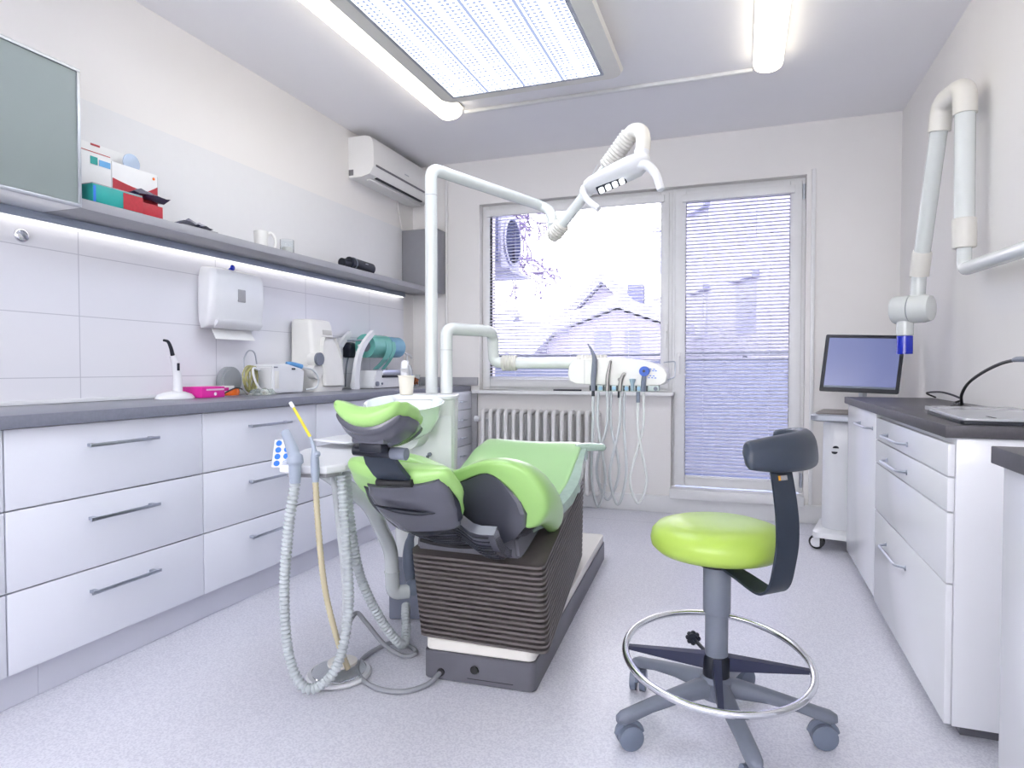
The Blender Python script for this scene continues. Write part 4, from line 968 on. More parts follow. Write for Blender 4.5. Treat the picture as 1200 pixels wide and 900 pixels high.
# ================================================================== OPERATING LIGHT (pole, arms, head)
t = thing('operating_light', (-1.317, 2.6, .945), 'white dental operating light on a tall pole and jointed arm', 'dental light')
b = BM(); tube(b, fillet([(-1.317, 2.6, .946), (-1.317, 2.6, 1.95), (-1.047, 3.40, 1.95), (-.975, 3.35, 1.90), (-.962, 3.34, 1.79)], .05, 8), .0275, 20); p_ = obj('pole', b, M_arm, t, 50)
b = BM(); lathe(b, [(.0285, -.001), (.0285, .001)], (-1.317, 2.6, 1.83), 24); lathe(b, [(.0285, -.001), (.0285, .001)], (-.962, 3.34, 1.83), 24); obj('joint_line', b, M_shelf, p_)
A0 = Vector((-.955, 3.335, 1.775)); A1 = Vector((-.622, 3.15, 2.062)); A2 = Vector((-.513, 3.09, 2.168)); dA = (A1 - A0).normalized()
b = BM(); sphere(b, A0 + Vector((0, 0, 0)), .0375, n=20); ribbed(b, [A0 - dA * .0, A0 + dA * .075], .040, .014, .0025, 24); obj('elbow_joint', b, M_ribw, t, 35)
b = BM(); tube(b, [A0 + dA * .07, A1], .0265, 20); obj('spring_arm', b, M_arm, t)
b = BM(); sphere(b, A0 + dA * .22 + Vector((.012, -.024, -.004)), .004, n=8); obj('screw', b, M_dark, t)
b = BM(); ribbed(b, [A1 - dA * .02, A2 + Vector((.0, 0, 0))], .042, .016, .003, 24); obj('upper_bellows', b, M_ribw, t, 35)
b = BM(); tube(b, [A0 + dA * .10 + Vector((.02, -.02, -.016)), A1 + Vector((-.06, 0, .0))], .0022, 6); obj('thin_cable', b, M_white, t)
b = BM(); tube(b, catmull([A2 - dA * .03, A2 + Vector((.02, -.01, .012)), (-.452, 3.04, 2.155), (-.438, 3.01, 2.10), (-.440, 2.99, 2.03)]), .034, 18); obj('upper_elbow', b, M_cream, t, 50)
b = BM(); sphere(b, (-.445, 2.98, 2.00), .046, n=20); tube(b, [(-.44, 2.985, 2.05), (-.445, 2.98, 1.98)], .036, 18); obj('yoke', b, M_white, t, 50)
# head
h0 = Vector((-.700, 2.955, 1.895)); h1 = Vector((-.415, 2.97, 1.995)); hx = (h1 - h0).normalized(); hz = Vector((0, -.55, -.83)); MH = frame_m(h0, hx, -hz)   # local z = up/back side
L = (h1 - h0).length
b = BM(); rings = []
for s, ry, rz in ((0, .018, .012), (.03, .034, .028), (.12, .045, .036), (.45, .056, .046), (.70, .060, .052), (.86, .056, .054), (.96, .040, .042), (1.0, .015, .018)):
    rings.append([MH @ Vector((s * L, ry * math.cos(2 * PI * k / 24), rz * math.sin(2 * PI * k / 24) * (1 if math.sin(2 * PI * k / 24) > 0 else .62))) for k in range(24)])
ring_loft(b, rings); hd_ = obj('lamp_head', b, M_white, t, 60)
b = BM(); box(b, .050, .190, .000, .044, -.0300, -.018, .004, M=MH); ld = obj('led_window', b, M_dark, hd_)
for k in range(4):
    b = BM(); box(b, .058 + k * .033, .083 + k * .033, .006, .036, -.0325, -.030, .006, M=MH)
    obj('led', b, emis('led_glow', (.85, .95, 1), .8) if 'led_glow' not in MATS else MATS['led_glow'], hd_)
b = BM(); tube(b, catmull([h0 + Vector((0, 0, .008)), (-.703, 2.945, 1.875), (-.675, 2.93, 1.83), (-.622, 2.91, 1.785)]), lambda s: .017 - .002 * s, 14); obj('handle', b, M_white, t, 60)
b = BM(); tube(b, catmull([(-.45, 2.955, 1.975), (-.41, 2.94, 1.968), (-.37, 2.925, 1.92), (-.345, 2.91, 1.845)]), lambda s: .024 - .007 * s, 14); obj('handle', b, M_white, t, 60)

# ================================================================== INSTRUMENT DELIVERY UNIT
t = thing('instrument_unit', (-1.243, 2.6, .945), 'white instrument console on a jointed arm in front of the window', 'dental unit')
b = BM(); tube(b, fillet([(-1.243, 2.6, .946), (-1.243, 2.6, 1.235), (-1.135, 2.86, 1.235), (-1.150, 2.93, 1.215), (-1.148, 2.94, 1.09), (-1.09, 2.95, 1.083), (-.70, 2.985, 1.083)], .04, 7), .0275, 20); p_ = obj('arm', b, M_arm, t, 50)
b = BM(); lathe(b, [(.0285, -.001), (.0285, .001)], (-1.243, 2.6, 1.14), 24); obj('joint_line', b, M_shelf, p_)
b = BM(); ribbed(b, [(-1.108, 2.948, 1.084), (-1.035, 2.955, 1.084)], .037, .011, .0022, 22); obj('ribbed_joint', b, M_ribw, t, 35)
b = BM(); ribbed(b, [(-.74, 2.98, 1.088), (-.60, 2.99, 1.088)], .034, .02, .002, 20); obj('ribbed_joint', b, M_ribw, t, 35)
YU = 2.93
pts = [(-.772, 1.03), (-.768, 1.065), (-.752, 1.090), (-.725, 1.102), (-.56, 1.108), (-.44, 1.098), (-.36, 1.078), (-.325, 1.055), (-.312, 1.030), (-.318, .998), (-.34, .982), (-.42, .976), (-.62, .982), (-.735, .985), (-.762, 1.0)]
b = BM(); rs = []
for y, k in ((YU - .012, .955), (YU - .006, .985), (YU + .004, 1), (YU + .11, 1), (YU + .125, .96)):
    rs.append([Vector((-.542 + (x + .542) * (1 - (1 - k) * .5), y, 1.04 + (z - 1.04) * k)) for x, z in pts])
ring_loft(b, rs); cs = obj('console', b, mat('warm_white_plastic', (.76, .76, .72), .3, noise=.015, coat=.2), t, 40)
obj('seam', box(BM(), -.690, -.6885, YU - .0135, YU - .012, .985, 1.098), M_shelf, cs)
b = BM()
for (x, z) in ((-.388, 1.055), (-.372, 1.054), (-.39, 1.047), (-.376, 1.047), (-.364, 1.047), (-.388, 1.025), (-.374, 1.024), (-.394, 1.016), (-.380, 1.016), (-.366, 1.015)): box(b, x - .004, x + .004, YU - .0135, YU - .012, z - .002, z + .002)
obj('blue_symbols', b, M_bluel, cs)
b = BM(); box(b, -.665, -.395, YU - .018, YU + .03, .952, .981, .004); box(b, -.40, -.35, YU - .008, YU + .03, .955, .982, .005); obj('holder', b, mat('mint_grey_plastic', (.55, .64, .62), .35), t)
for i, x in enumerate((-.612, -.55, -.493, -.437)):
    b = BM(); cyl2(b, (x, YU - .018, .967), (x, YU - .024, .967), .0095, 16); obj('blue_knob', b, mat('knob_ice_blue', (.30, .52, .70), .25), t)
for i, x in enumerate((-.66, -.632, -.598, -.565, -.536, -.505, -.48, -.45, -.402)):
    b = BM(); box(b, x - .0035, x + .0035, YU - .0215, YU - .018, .955, .98, .001); obj('slot', b, M_dark, t)
b = BM(); cyl2(b, (-.365, YU - .009, .967), (-.365, YU - .016, .967), .009, 16); obj('switch', b, M_slate, t)
b = BM(); tube(b, fillet([(-.335, 2.96, 1.085), (-.285, 2.97, 1.09), (-.285, 2.97, 1.02), (-.33, 2.96, 1.0)], .01), .003, 8); obj('wire_loop', b, M_metal, t)
# handpieces: each rests in the holder with its own hose
YH = YU - .026
def hosepath(x0, x1, bottom, xl, xr, yoff=0, cross=False):
    """down from x0, round a loop at the bottom, up to x1"""
    if cross: P = [(x0, YH, .953), (x0, YH - .002, .80), ((x0 + xr) / 2, YH - .006, .68), (xr, YH + yoff, bottom + .10), ((xl + xr) / 2, YH + yoff, bottom), (xl, YH + yoff, bottom + .10), ((x1 + xl) / 2, YH + .008, .68), (x1, YH + .012, .80), (x1, YH + .02, .950)]
    else: P = [(x0, YH, .953), (x0, YH - .002, .80), (xl, YH + yoff, bottom + .14), ((xl + xr) / 2, YH + yoff, bottom), (xr, YH + yoff, bottom + .14), (x1, YH + .012, .80), (x1, YH + .02, .950)]
    return catmull(P, 8)
def hp(name, label, x, build, hose, r=.0065, m=M_hose, lead=None):
    t = thing(name, (x, YH, .96), label, 'dental handpiece', 'handpieces hanging from the instrument console')
    build(t)
    b = BM(); tube(b, hose, r, 10); obj('hose', b, m, t, 60)
def b1(t):
    b = BM(); tube(b, catmull([(-.645, YH, .955), (-.644, YH, 1.01), (-.640, YH, 1.06), (-.640, YH, 1.105), (-.655, YH, 1.145), (-.672, YH, 1.172)]), lambda s: .010 + .003 * math.sin(PI * min(1, s * 1.5)) - .008 * max(0, s - .6) / .4, 14); obj('body', b, M_slate, t, 60)
    b = BM(); tube(b, [(-.645, YH, .93), (-.645, YH, .96)], .0075, 10); obj('collar', b, M_dark, t)
def b2(t):
    b = BM(); tube(b, catmull([(-.580, YH, .955), (-.578, YH, 1.02), (-.571, YH, 1.06), (-.566, YH, 1.088)]), lambda s: .011 - .006 * s, 12); sphere(b, (-.566, YH, 1.088), .007, n=10); obj('body', b, mat('taupe_metal', (.33, .32, .31), .35, .6), t, 60)
def b3(t):
    b = BM(); tube(b, catmull([(-.522, YH, .955), (-.520, YH, .99), (-.514, YH, 1.015), (-.504, YH, 1.032), (-.497, YH, 1.030)]), lambda s: .010 - .003 * s, 12); sphere(b, (-.525, YH, 1.008), .008, n=10); obj('body', b, MATS['taupe_metal'], t, 60)
    b = BM(); tube(b, [(-.525, YH + .001, .925), (-.524, YH, .956)], .008, 10); obj('collar', b, M_dark, t)
def b4(t):
    b = BM(); lathe(b, [(.007, 0), (.008, .03), (.013, .045), (.015, .052), (.004, .054)], (-.466, YH, .958), 16); obj('body', b, mat('pale_blue_plastic', (.35, .47, .56), .3), t, 60)
def b5(t):
    b = BM(); tube(b, [(-.418, YH, .955), (-.416, YH, 1.0), (-.413, YH, 1.035)], lambda s: .012 - .002 * s, 12); obj('body', b, M_blue_grey, t, 60)
    b = BM(); cyl2(b, (-.412, YH - .016, 1.045), (-.412, YH + .010, 1.045), .022, 24); cyl2(b, (-.412, YH - .019, 1.045), (-.412, YH - .016, 1.045), .015, 24); obj('blue_head', b, mat('vivid_blue', (.01, .10, .55), .3), t, 40)
    b = BM(); cyl2(b, (-.412, YH - .0195, 1.046), (-.412, YH - .023, 1.046), .006, 12); obj('lens', b, M_dark, t)
hp('scaler_handpiece', 'tall dark curved suction-like handpiece at the left of the console', -.645, b1, hosepath(-.645, -.625, .42, -.655, -.590, .01))
hp('turbine_handpiece', 'slender taupe handpiece second from left on the console', -.58, b2, hosepath(-.58, -.565, .45, -.635, -.530, .03))
hp('contra_angle_handpiece', 'hooked grey handpiece in the middle of the console', -.522, b3, hosepath(-.522, -.505, .44, -.565, -.490, -.01))
t = thing('air_syringe', (-.466, YH, .958), 'short pale blue stub between the hooked and the blue handpieces', 'dental handpiece', 'handpieces hanging from the instrument console'); b4(t)
hp('polishing_handpiece', 'blue round-headed handpiece at the right of the console', -.418, b5, hosepath(-.440, -.418, .45, -.475, -.400, 0, True), m=M_arm, r=.006)
b = BM(); tube(b, [(-.440, YH, .905), (-.440, YH, .953)], .0085, 12); obj('dark_sleeve', b, M_blue_grey, [o for o in bpy.data.objects if o.name == 'polishing_handpiece'][0])

# ================================================================== ASSISTANT TRAY
t = thing('assistant_tray', (-1.26, 2.27, .19), 'white assistant tray with suction holders on a curved grey arm', 'dental tray')
poly = [(-1.395, 1.682), (-1.345, 1.682), (-1.24, 1.715), (-1.215, 1.78), (-1.30, 2.03), (-1.40, 2.26), (-1.50, 2.33), (-1.60, 2.27), (-1.585, 2.05), (-1.50, 1.84), (-1.42, 1.72)]
b = BM(); prism(b, poly, .722, .748, None, .006); tp = obj('tray_top', b, M_white, t, 35)
b = BM(); prism(b, [( -1.38, 1.70), (-1.25, 1.725), (-1.24, 1.78), (-1.40, 2.1), (-1.55, 2.1), (-1.47, 1.84)], .708, .7215, None, .002); obj('underplate', b, M_shelf, tp, 35)
b = BM(); pad(b, [((-1.52, 2.12, .772), .10, .006, .006, 0), ((-1.49, 2.24, .775), .105, .006, .006, 0), ((-1.46, 2.34, .778), .08, .006, .006, 0)]); obj('upper_tray', b, M_white, t, 60)
b = BM(); cyl2(b, (-1.49, 2.22, .749), (-1.49, 2.22, .770), .02, 14); obj('spacer', b, M_white, t)
b = BM(); tube(b, catmull([(-1.36, 1.86, .706), (-1.325, 1.90, .665), (-1.26, 1.98, .575), (-1.262, 2.08, .455), (-1.268, 2.15, .36), (-1.272, 2.17, .26)]) , .027, 18); obj('support_arm', b, mat('pale_grey_enamel', (.62, .66, .67), .25, coat=.4), t, 60)
b = BM(); tube(b, fillet([(-1.272, 2.17, .27), (-1.272, 2.175, .185), (-1.225, 2.215, .185)], .035), .028, 18); lathe(b, [(.030, -.003), (.031, 0), (.030, .003)], (-1.272, 2.17, .27), 24); obj('elbow', b, MATS['pale_grey_enamel'], t, 60)
b = BM(); sphere(b, (-1.215, 2.235, .195), .034, n=18); cyl2(b, (-1.215, 2.235, .195), (-1.235, 2.345, .195), .028, 18); obj('pivot', b, M_blue_grey, t)
b = BM(); tube(b, catmull([(-1.235, 2.25, .21), (-1.245, 2.25, .28), (-1.24, 2.25, .36), (-1.23, 2.25, .40)]), lambda s: .014 + .010 * math.sin(PI * min(1, s + .15)), 12); obj('lever', b, M_blue_grey, t, 60)
# keypad card
Mx = frame_m((-1.475, 1.79, .768), (.35, -.15, .35), (.25, -.9, .3))
KD = thing('keypad', (-1.475, 1.79, .75), 'white keypad with blue round buttons at the left end of the tray', 'keypad')
Mx = frame_m((-1.470, 1.79, .775), (.93, .33, .05), (.25, -.85, .45))
b = BM(); box(b, -.034, .034, -.055, .045, -.004, .002, .004, M=Mx); obj('plate', b, M_white, KD)
for i in range(4):
    for j in range(2):
        b = BM(); cx, cy = -.016 + j * .03, .03 - i * .024; lathe(b, [(.010, .002), (.010, .004), (.001, .0045)], (cx, cy, 0), 16, M=Mx); obj('button', b, M_bluel, KD)
# suction tube holders + tips
t = thing('suction_tip', (-1.36, 1.685, .74), 'thick grey suction tip with a ribbed hose on the assistant tray', 'suction tube', 'suction tubes on the assistant tray')
b = BM(); tube(b, catmull([(-1.318, 1.660, .700), (-1.318, 1.660, .74), (-1.320, 1.662, .775), (-1.345, 1.675, .815), (-1.378, 1.69, .855)]), lambda s: .0165 + (.010 if .38 < s < .55 else .004 * math.sin(PI * s)) - .002 * s, 16); obj('tip', b, mat('tip_grey', (.36, .41, .50), .4), t, 60)
b = BM(); ribbed(b, catmull([(-1.318, 1.660, .70), (-1.350, 1.665, .54), (-1.380, 1.68, .32), (-1.368, 1.69, .12), (-1.30, 1.69, .034), (-1.215, 1.72, .10), (-1.192, 1.76, .28), (-1.215, 1.78, .50), (-1.238, 1.79, .706)], 12), .0150, .014, .0028, 16); obj('hose', b, mat('ribbed_hose_grey', (.50, .54, .56), .4, noise=.02), t, 60)
t = thing('saliva_ejector', (-1.28, 1.69, .74), 'yellow saliva ejector straw in a grey grip with a yellowed hose', 'suction tube', 'suction tubes on the assistant tray')
b = BM(); tube(b, catmull([(-1.268, 1.695, .70), (-1.268, 1.693, .76), (-1.268, 1.69, .80), (-1.285, 1.695, .842)]), lambda s: .011 + .005 * math.sin(PI * min(1, s * 1.4)) - .006 * s, 12); sphere(b, (-1.252, 1.685, .79), .010, n=10); obj('grip', b, MATS['tip_grey'], t, 60)
b = BM(); tube(b, [(-1.285, 1.695, .84), (-1.372, 1.72, .935)], .0048, 10); obj('straw', b, M_yellow, t)
b = BM(); tube(b, [(-1.368, 1.719, .930), (-1.384, 1.723, .947)], .0062, 10); obj('white_tip', b, M_white, t)
b = BM(); ribbed(b, catmull([(-1.268, 1.695, .70), (-1.262, 1.70, .55), (-1.255, 1.72, .36), (-1.232, 1.745, .20), (-1.225, 1.80, .065)], 12), .0095, .010, .0008, 12); obj('hose', b, M_hosey, t, 60)
for i, (P, r, lab) in enumerate((
        ([(-1.305, 1.84, .708), (-1.285, 1.84, .55), (-1.262, 1.84, .36), (-1.275, 1.86, .20), (-1.30, 1.88, .07)], .011, 'smooth grey hose hanging straight under the assistant tray'),
        ([(-1.265, 1.86, .708), (-1.262, 1.87, .56), (-1.255, 1.92, .34), (-1.215, 1.99, .16), (-1.175, 2.07, .04), (-1.195, 2.14, .06), (-1.225, 2.19, .10), (-1.245, 2.23, .12)], .0155, 'ribbed grey hose looping from the tray to the floor block'))):
    b = BM()
    if i: ribbed(b, catmull(P, 12), r, .014, .0026, 16)
    else: tube(b, catmull(P, 12), r, 12)
    tag(obj('suction_hose', b, MATS['ribbed_hose_grey'] if i else M_hose, None, 60), lab, 'hose')
# foot control and its cable
t = thing('foot_control', (-1.30, 1.86, 0), 'round clear foot control with a white ring on the floor', 'foot control')
b = BM(); lathe(b, [(.092, .002), (.108, .004), (.110, .010), (.104, .016), (.092, .014)], (-1.30, 1.86, 0), 48); 
ring = []
obj('ring', b, M_white, t, 50)
b = BM(); lathe(b, [(.090, .0145), (.092, .020), (.070, .034), (.02, .040), (.003, .040)], (-1.30, 1.86, 0.002), 48); obj('dome', b, mat('clear_dome', (.93, .95, .96), .05, trans=1, ior=1.08, coat=.5), t, 50)
b = BM(); lathe(b, [(.05, .042), (.05, .05), (.02, .058), (.003, .058)], (-1.29, 1.865, 0), 32); obj('hub', b, M_cream, t)
b = BM(); tube(b, [(-1.335, 1.925, .030), (-1.337, 1.94, .055), (-1.338, 1.95, .075)], lambda s: .014 - .003 * s, 12); obj('cable_socket', b, M_hose, t)
b = BM(); tube(b, catmull([(-1.338, 1.95, .072), (-1.345, 1.98, .12), (-1.335, 2.02, .155), (-1.30, 2.03, .12), (-1.23, 2.04, .045), (-1.16, 2.05, .009), (-1.125, 2.075, .009), (-1.15, 2.115, .009), (-1.23, 2.12, .022), (-1.285, 2.02, .009), (-1.255, 1.90, .009), (-1.15, 1.82, .009), (-1.04, 1.815, .009), (-.975, 1.88, .012), (-.955, 1.955, .028)], 10), .0085, 10)
obj('cable', b, mat('cable_grey', (.30, .31, .34), .4), t, 60)

# ================================================================== STOOL
SC = Vector((-.065, 1.955, 0))
t = thing('dental_stool', SC, 'lime green round stool on a five-legged grey base with a chrome foot ring', 'stool')
for k in range(5):
    a = math.radians(2 + 72 * k); d = Vector((math.cos(a), math.sin(a), 0)); n = Vector((-d.y, d.x, 0)); b = BM(); rings = []
    for r, zc, hw, hh in ((.018, .128, .030, .030), (.06, .128, .026, .026), (.14, .120, .023, .019), (.22, .106, .022, .015), (.275, .092, .022, .016), (.305, .086, .019, .017), (.322, .084, .010, .010)):
        c = SC + d * r + Vector((0, 0, zc)); rings.append([c + n * hw * sgp(math.cos(2 * PI * q / 16), .7) + Vector((0, 0, hh * sgp(math.sin(2 * PI * q / 16), .7))) for q in range(16)])
    ring_loft(b, rings); lg = obj('leg', b, M_slate, t, 60)
    w0 = SC + d * .30; 
    ca = math.radians((-150, -40, 0, 120, 200)[k]) if k else math.radians(-80)
    wd = Vector((math.cos(ca), math.sin(ca), 0)); wc = w0 + Vector((wd.y, -wd.x, 0)) * .014 + Vector((0, 0, .0355))
    b = BM(); cyl2(b, w0 + Vector((0, 0, .05)), w0 + Vector((0, 0, .080)), .010, 12); 
    for s in (-1, 1): tube(b, [wc + wd * s * .026, wc + wd * s * .024, wc + wd * s * .006, wc + wd * s * .005], lambda u: .030 if u in (0, 1) else .0345, 24)
    hood = []
    for q in range(9):
        aa = math.radians(10 + 160 * q / 8); u = Vector((wd.y, -wd.x, 0)); hood.append(wc - u * .037 * math.cos(aa) * -1 * -1 + Vector((0, 0, .037 * math.sin(aa))))
    tube(b, hood, .008, 8, flat=1)
    obj('caster', b, M_blue_grey, lg, 40)
b = BM(); lathe(b, [(.045, .098), (.048, .105), (.048, .15), (.035, .165), (.030, .17)], SC, 28); obj('hub', b, M_slate, t)
b = BM(); lathe(b, [(.0335, .150), (.038, .155), (.038, .215), (.034, .222)], SC, 28); hb = obj('ring_collar', b, M_dark, t)
b = BM(); lathe(b, [(.0325, .215), (.0325, .350)], SC, 32); obj('lower_column', b, M_slate, t)
b = BM(); lathe(b, [(.0365, .345), (.039, .350), (.039, .478), (.036, .482)], SC, 32); obj('upper_column', b, M_slate, t)
tl = Matrix.Translation(SC + Vector((0, 0, .214))) @ Matrix.Rotation(math.radians(7), 4, Vector((_R.x, _R.y, 0))) 
b = BM(); tube(b, [tl @ Vector((.262 * math.cos(2 * PI * k / 64), .262 * math.sin(2 * PI * k / 64), 0)) for k in range(64)], .0105, 14, closed=True); obj('foot_ring', b, M_chrome, t, 60)
for k in range(4):
    a = math.radians(5 + 90 * k); d = Vector((math.cos(a), math.sin(a), 0)); n = Vector((-d.y, d.x, 0)); b = BM(); rings = []
    for r, hw, zl, zh in ((.030, .012, -.035, .010), (.12, .010, -.026, .006), (.252, .007, -.012, .000)):
        c = d * r; rings.append([tl @ (c + n * hw + Vector((0, 0, zl))), tl @ (c + n * hw + Vector((0, 0, zh))), tl @ (c - n * hw + Vector((0, 0, zh))), tl @ (c - n * hw + Vector((0, 0, zl)))])
    ring_loft(b, rings); obj('ring_spoke', b, mat('navy_metal', (.035, .04, .08), .35), t, 30)
b = BM(); kp = SC + Vector((-.075, .135, .205)); tube(b, [SC + Vector((-.02, .03, .20)), kp], .006, 8)
for q in range(8): sphere(b, kp + Vector((.016 * math.cos(q * PI / 4), 0, .016 * math.sin(q * PI / 4))), .008, n=8)
cyl2(b, kp + Vector((0, -.01, 0)), kp + Vector((0, .012, 0)), .017, 16); obj('ring_knob', b, M_dark, t)
b = BM(); lathe(b, [(.02, .480), (.055, .486), (.058, .498), (.05, .514), (.02, .518)], SC, 24); obj('seat_plate', b, M_black, t)
b = BM(); lathe(b, [(.02, .517), (.14, .519), (.170, .526), (.187, .542), (.1905, .560), (.186, .582), (.170, .600), (.135, .611), (.07, .616), (.004, .617)], SC, 64); obj('seat', b, M_greens, t, 60)
# backrest strap
ph = math.radians(-46); rd = Vector((math.cos(ph), math.sin(ph), 0)); tn = Vector((-rd.y, rd.x, 0))
P = catmull([SC + rd * .02 + Vector((0, 0, .497)), SC + rd * .10 + Vector((0, 0, .482)), SC + rd * .185 + Vector((0, 0, .466)), SC + rd * .226 + Vector((0, 0, .488)), SC + rd * .245 + Vector((0, 0, .55)), SC + rd * .255 + Vector((0, 0, .62)), SC + rd * .250 + Vector((0, 0, .70)), SC + rd * .232 + Vector((0, 0, .79)), SC + rd * .220 + Vector((0, 0, .835))], 6)
b = BM(); rings = []
for i, p in enumerate(P):
    q = (P[min(i + 1, len(P) - 1)] - P[max(i - 1, 0)]).normalized(); nn = q.cross(tn).normalized(); hw = .026 + .012 * min(1, i / 14); hw -= .004 * max(0, (i - 34) / 14)
    rings.append([p + tn * hw + nn * .003, p + tn * hw - nn * .003, p - tn * hw - nn * .003, p - tn * hw + nn * .003])
ring_loft(b, rings); st_ = obj('backrest_strap', b, M_strap, t, 40)
q = P[-8]; tg = (P[-7] - P[-9]).normalized(); MS = frame_m(q + rd * .0048, tn, tg.cross(tn) * -1)
for (a0, a1, m_, nm) in ((-.016, -.009, mat('sticker_orange', (.85, .42, .05), .5), 'sticker_mark'), (-.0085, .014, mat('sticker_grey', (.50, .48, .50), .5, noise=.4, scale=300), 'sticker')):
    b = BM(); c0 = q + rd * .0045
    ring_loft(b, [[c0 + tn * a0 - tg * .006, c0 + tn * a1 - tg * .006, c0 + tn * a1 + tg * .006, c0 + tn * a0 + tg * .006], [c0 + tn * a0 - tg * .006 - rd * .001, c0 + tn * a1 - tg * .006 - rd * .001, c0 + tn * a1 + tg * .006 - rd * .001, c0 + tn * a0 + tg * .006 - rd * .001]])
    obj(nm, b, m_, st_)
# backrest pad: arc
b = BM(); rings = []
N = 28; a0, a1 = math.radians(-69), math.radians(42)
for i in range(-3, N + 4):
    s = min(1, max(0, i / N)); a = a0 + (a1 - a0) * s; e_ = 0
    if i < 0: e_ = -i / 3
    if i > N: e_ = (i - N) / 3
    k = math.sqrt(max(.03, 1 - e_ ** 2)); a += (-1 if i < 0 else 1) * e_ * .07
    dd = Vector((math.cos(a), math.sin(a), 0)); c = SC + dd * .238 + Vector((0, 0, .838 + .004 * math.cos((s - .5) * PI)))
    rings.append([c + dd * .024 * k * sgp(math.cos(2 * PI * q / 24), .8) + Vector((0, 0, (.050 - .014 * (abs(s - .5) * 2) ** 3) * k * sgp(math.sin(2 * PI * q / 24), .75))) - dd * .010 * math.sin(2 * PI * q / 24) for q in range(24)])
ring_loft(b, rings); obj('backrest', b, mat('slate_vinyl', (.038, .050, .075), .4, noise=.04, scale=40, bump=.1, coat=.1), t, 60)

# ================================================================== RIGHT COUNTER
def u_handle(parent, x, y0, y1, z):
    b = BM(); tube(b, fillet([(x + .001, y0, z), (x - .030, y0 + .03, z), (x - .032, y1 - .03, z), (x + .001, y1, z)], .012), .0048, 10)
    for yy in (y0, y1): cyl2(b, (x + .0005, yy, z), (x - .004, yy, z), .009, 12)
    return obj('handle', b, M_metal, parent, 60)
t = thing('drawer_cabinet', (.75, 2.64, .04), 'white glossy drawer cabinet under the dark worktop on the right', 'cabinet')
obj('body', box(BM(), .569, .955, 2.118, 3.168, .042, .863, .001), M_cabr, t)
for k, (zt_, zb, hz) in enumerate(((.845, .752, .800), (.748, .652, .700), (.648, .447, None), (.443, .042, .35))):
    d = obj('drawer', box(BM(), .55, .568, 2.125, 3.165, zb, zt_, .003), M_cabr, t)
    if hz: u_handle(d, .55, 2.60, 2.925, hz - .01 if k < 3 else hz)
obj('plinth', box(BM(), .60, .955, 2.16, 3.16, .001, .0415), M_base, t)
t = thing('cupboard', (.75, 3.56, .04), 'white glossy cupboard with one tall door at the far end of the right counter', 'cabinet')
obj('body', box(BM(), .569, .955, 3.170, 3.955, .042, .863, .001), M_cabr, t)
d = obj('door', box(BM(), .55, .568, 3.172, 3.952, .055, .860, .003), M_cabr, t); u_handle(d, .55, 3.24, 3.56, .79)
obj('plinth', box(BM(), .60, .955, 3.17, 3.94, .001, .0415), M_base, t)
tag(bxo('worktop', (.535, .957, 2.098, 3.985, .8645, .90), M_topd, bev=.002), 'dark grey worktop of the far right counter', 'worktop')
t = thing('near_cabinet', (.73, 1.0, 0), 'white cabinet at the right edge nearest the camera', 'cabinet')
obj('body', box(BM(), .518, .955, .45, 1.555, .002, .862, .002), M_cabr, t)
obj('side_panel', box(BM(), .50, .517, .45, 1.557, .002, .862, .001), M_cabr, t)
tag(bxo('worktop', (.482, .957, .44, 1.572, .8645, .90), M_topd, bev=.002), 'dark grey worktop at the right edge nearest the camera', 'worktop')
# flat laptop
t = thing('laptop', (.76, 2.42, .9005), 'closed silver laptop with a black front edge on the right worktop', 'laptop')
ML = Rz(-3, (.60, 2.13, 0))
b = BM(); prism(b, rrect(.582, .93, 2.13, 2.60, .012), .9012, .911, ML, .001); obj('base', b, M_dark, t, 30)
b = BM(); prism(b, rrect(.588, .93, 2.136, 2.60, .012), .9112, .918, ML, .001); obj('lid', b, mat('silver_lid', (.52, .53, .56), .3, .3, noise=.03), t, 30)
obj('strap', box(BM(), .665, .672, 2.16, 2.235, .9182, .9195, M=ML), M_dark, t)
t = tag(obj('glass_plate', prism(BM(), rrect(.66, .94, 2.62, 2.86, .01), .9012, .915), mat('grey_plate', (.45, .45, .48), .25)), 'flat grey plate behind the laptop on the right worktop', 'plate')
# gooseneck lamp
t = thing('desk_lamp', (.83, 3.05, .9), 'black gooseneck lamp on the right worktop leaving the frame at right', 'lamp')
b = BM(); lathe(b, [(.035, 0), (.035, .006), (.012, .012), (.008, .02)], (.83, 3.05, .9008), 20); obj('base', b, M_black, t)
b = BM(); tube(b, catmull([(.83, 3.05, .91), (.82, 3.00, .920), (.80, 2.93, .955), (.80, 2.86, 1.00), (.80, 2.72, 1.04), (.80, 2.55, 1.072), (.80, 2.42, 1.085)]), .0055, 10); obj('gooseneck', b, M_black, t, 60)
b = BM(); tube(b, [(.80, 2.425, 1.085), (.80, 2.40, 1.087), (.80, 2.18, 1.085), (.80, 2.17, 1.085)], lambda s: .0085 if .1 < s < .95 else .007, 12); obj('lamp_head', b, M_slate, t)
b = BM(); tube(b, catmull([(.95, 3.9, .906), (.90, 3.86, .93), (.89, 3.55, .945), (.90, 3.30, .925), (.86, 3.25, .908), (.84, 3.12, .906), (.835, 3.085, .908)]), .0045, 8)
tag(obj('power_cable', b, M_black), 'black cable looping on the worktop by the wall', 'cable')

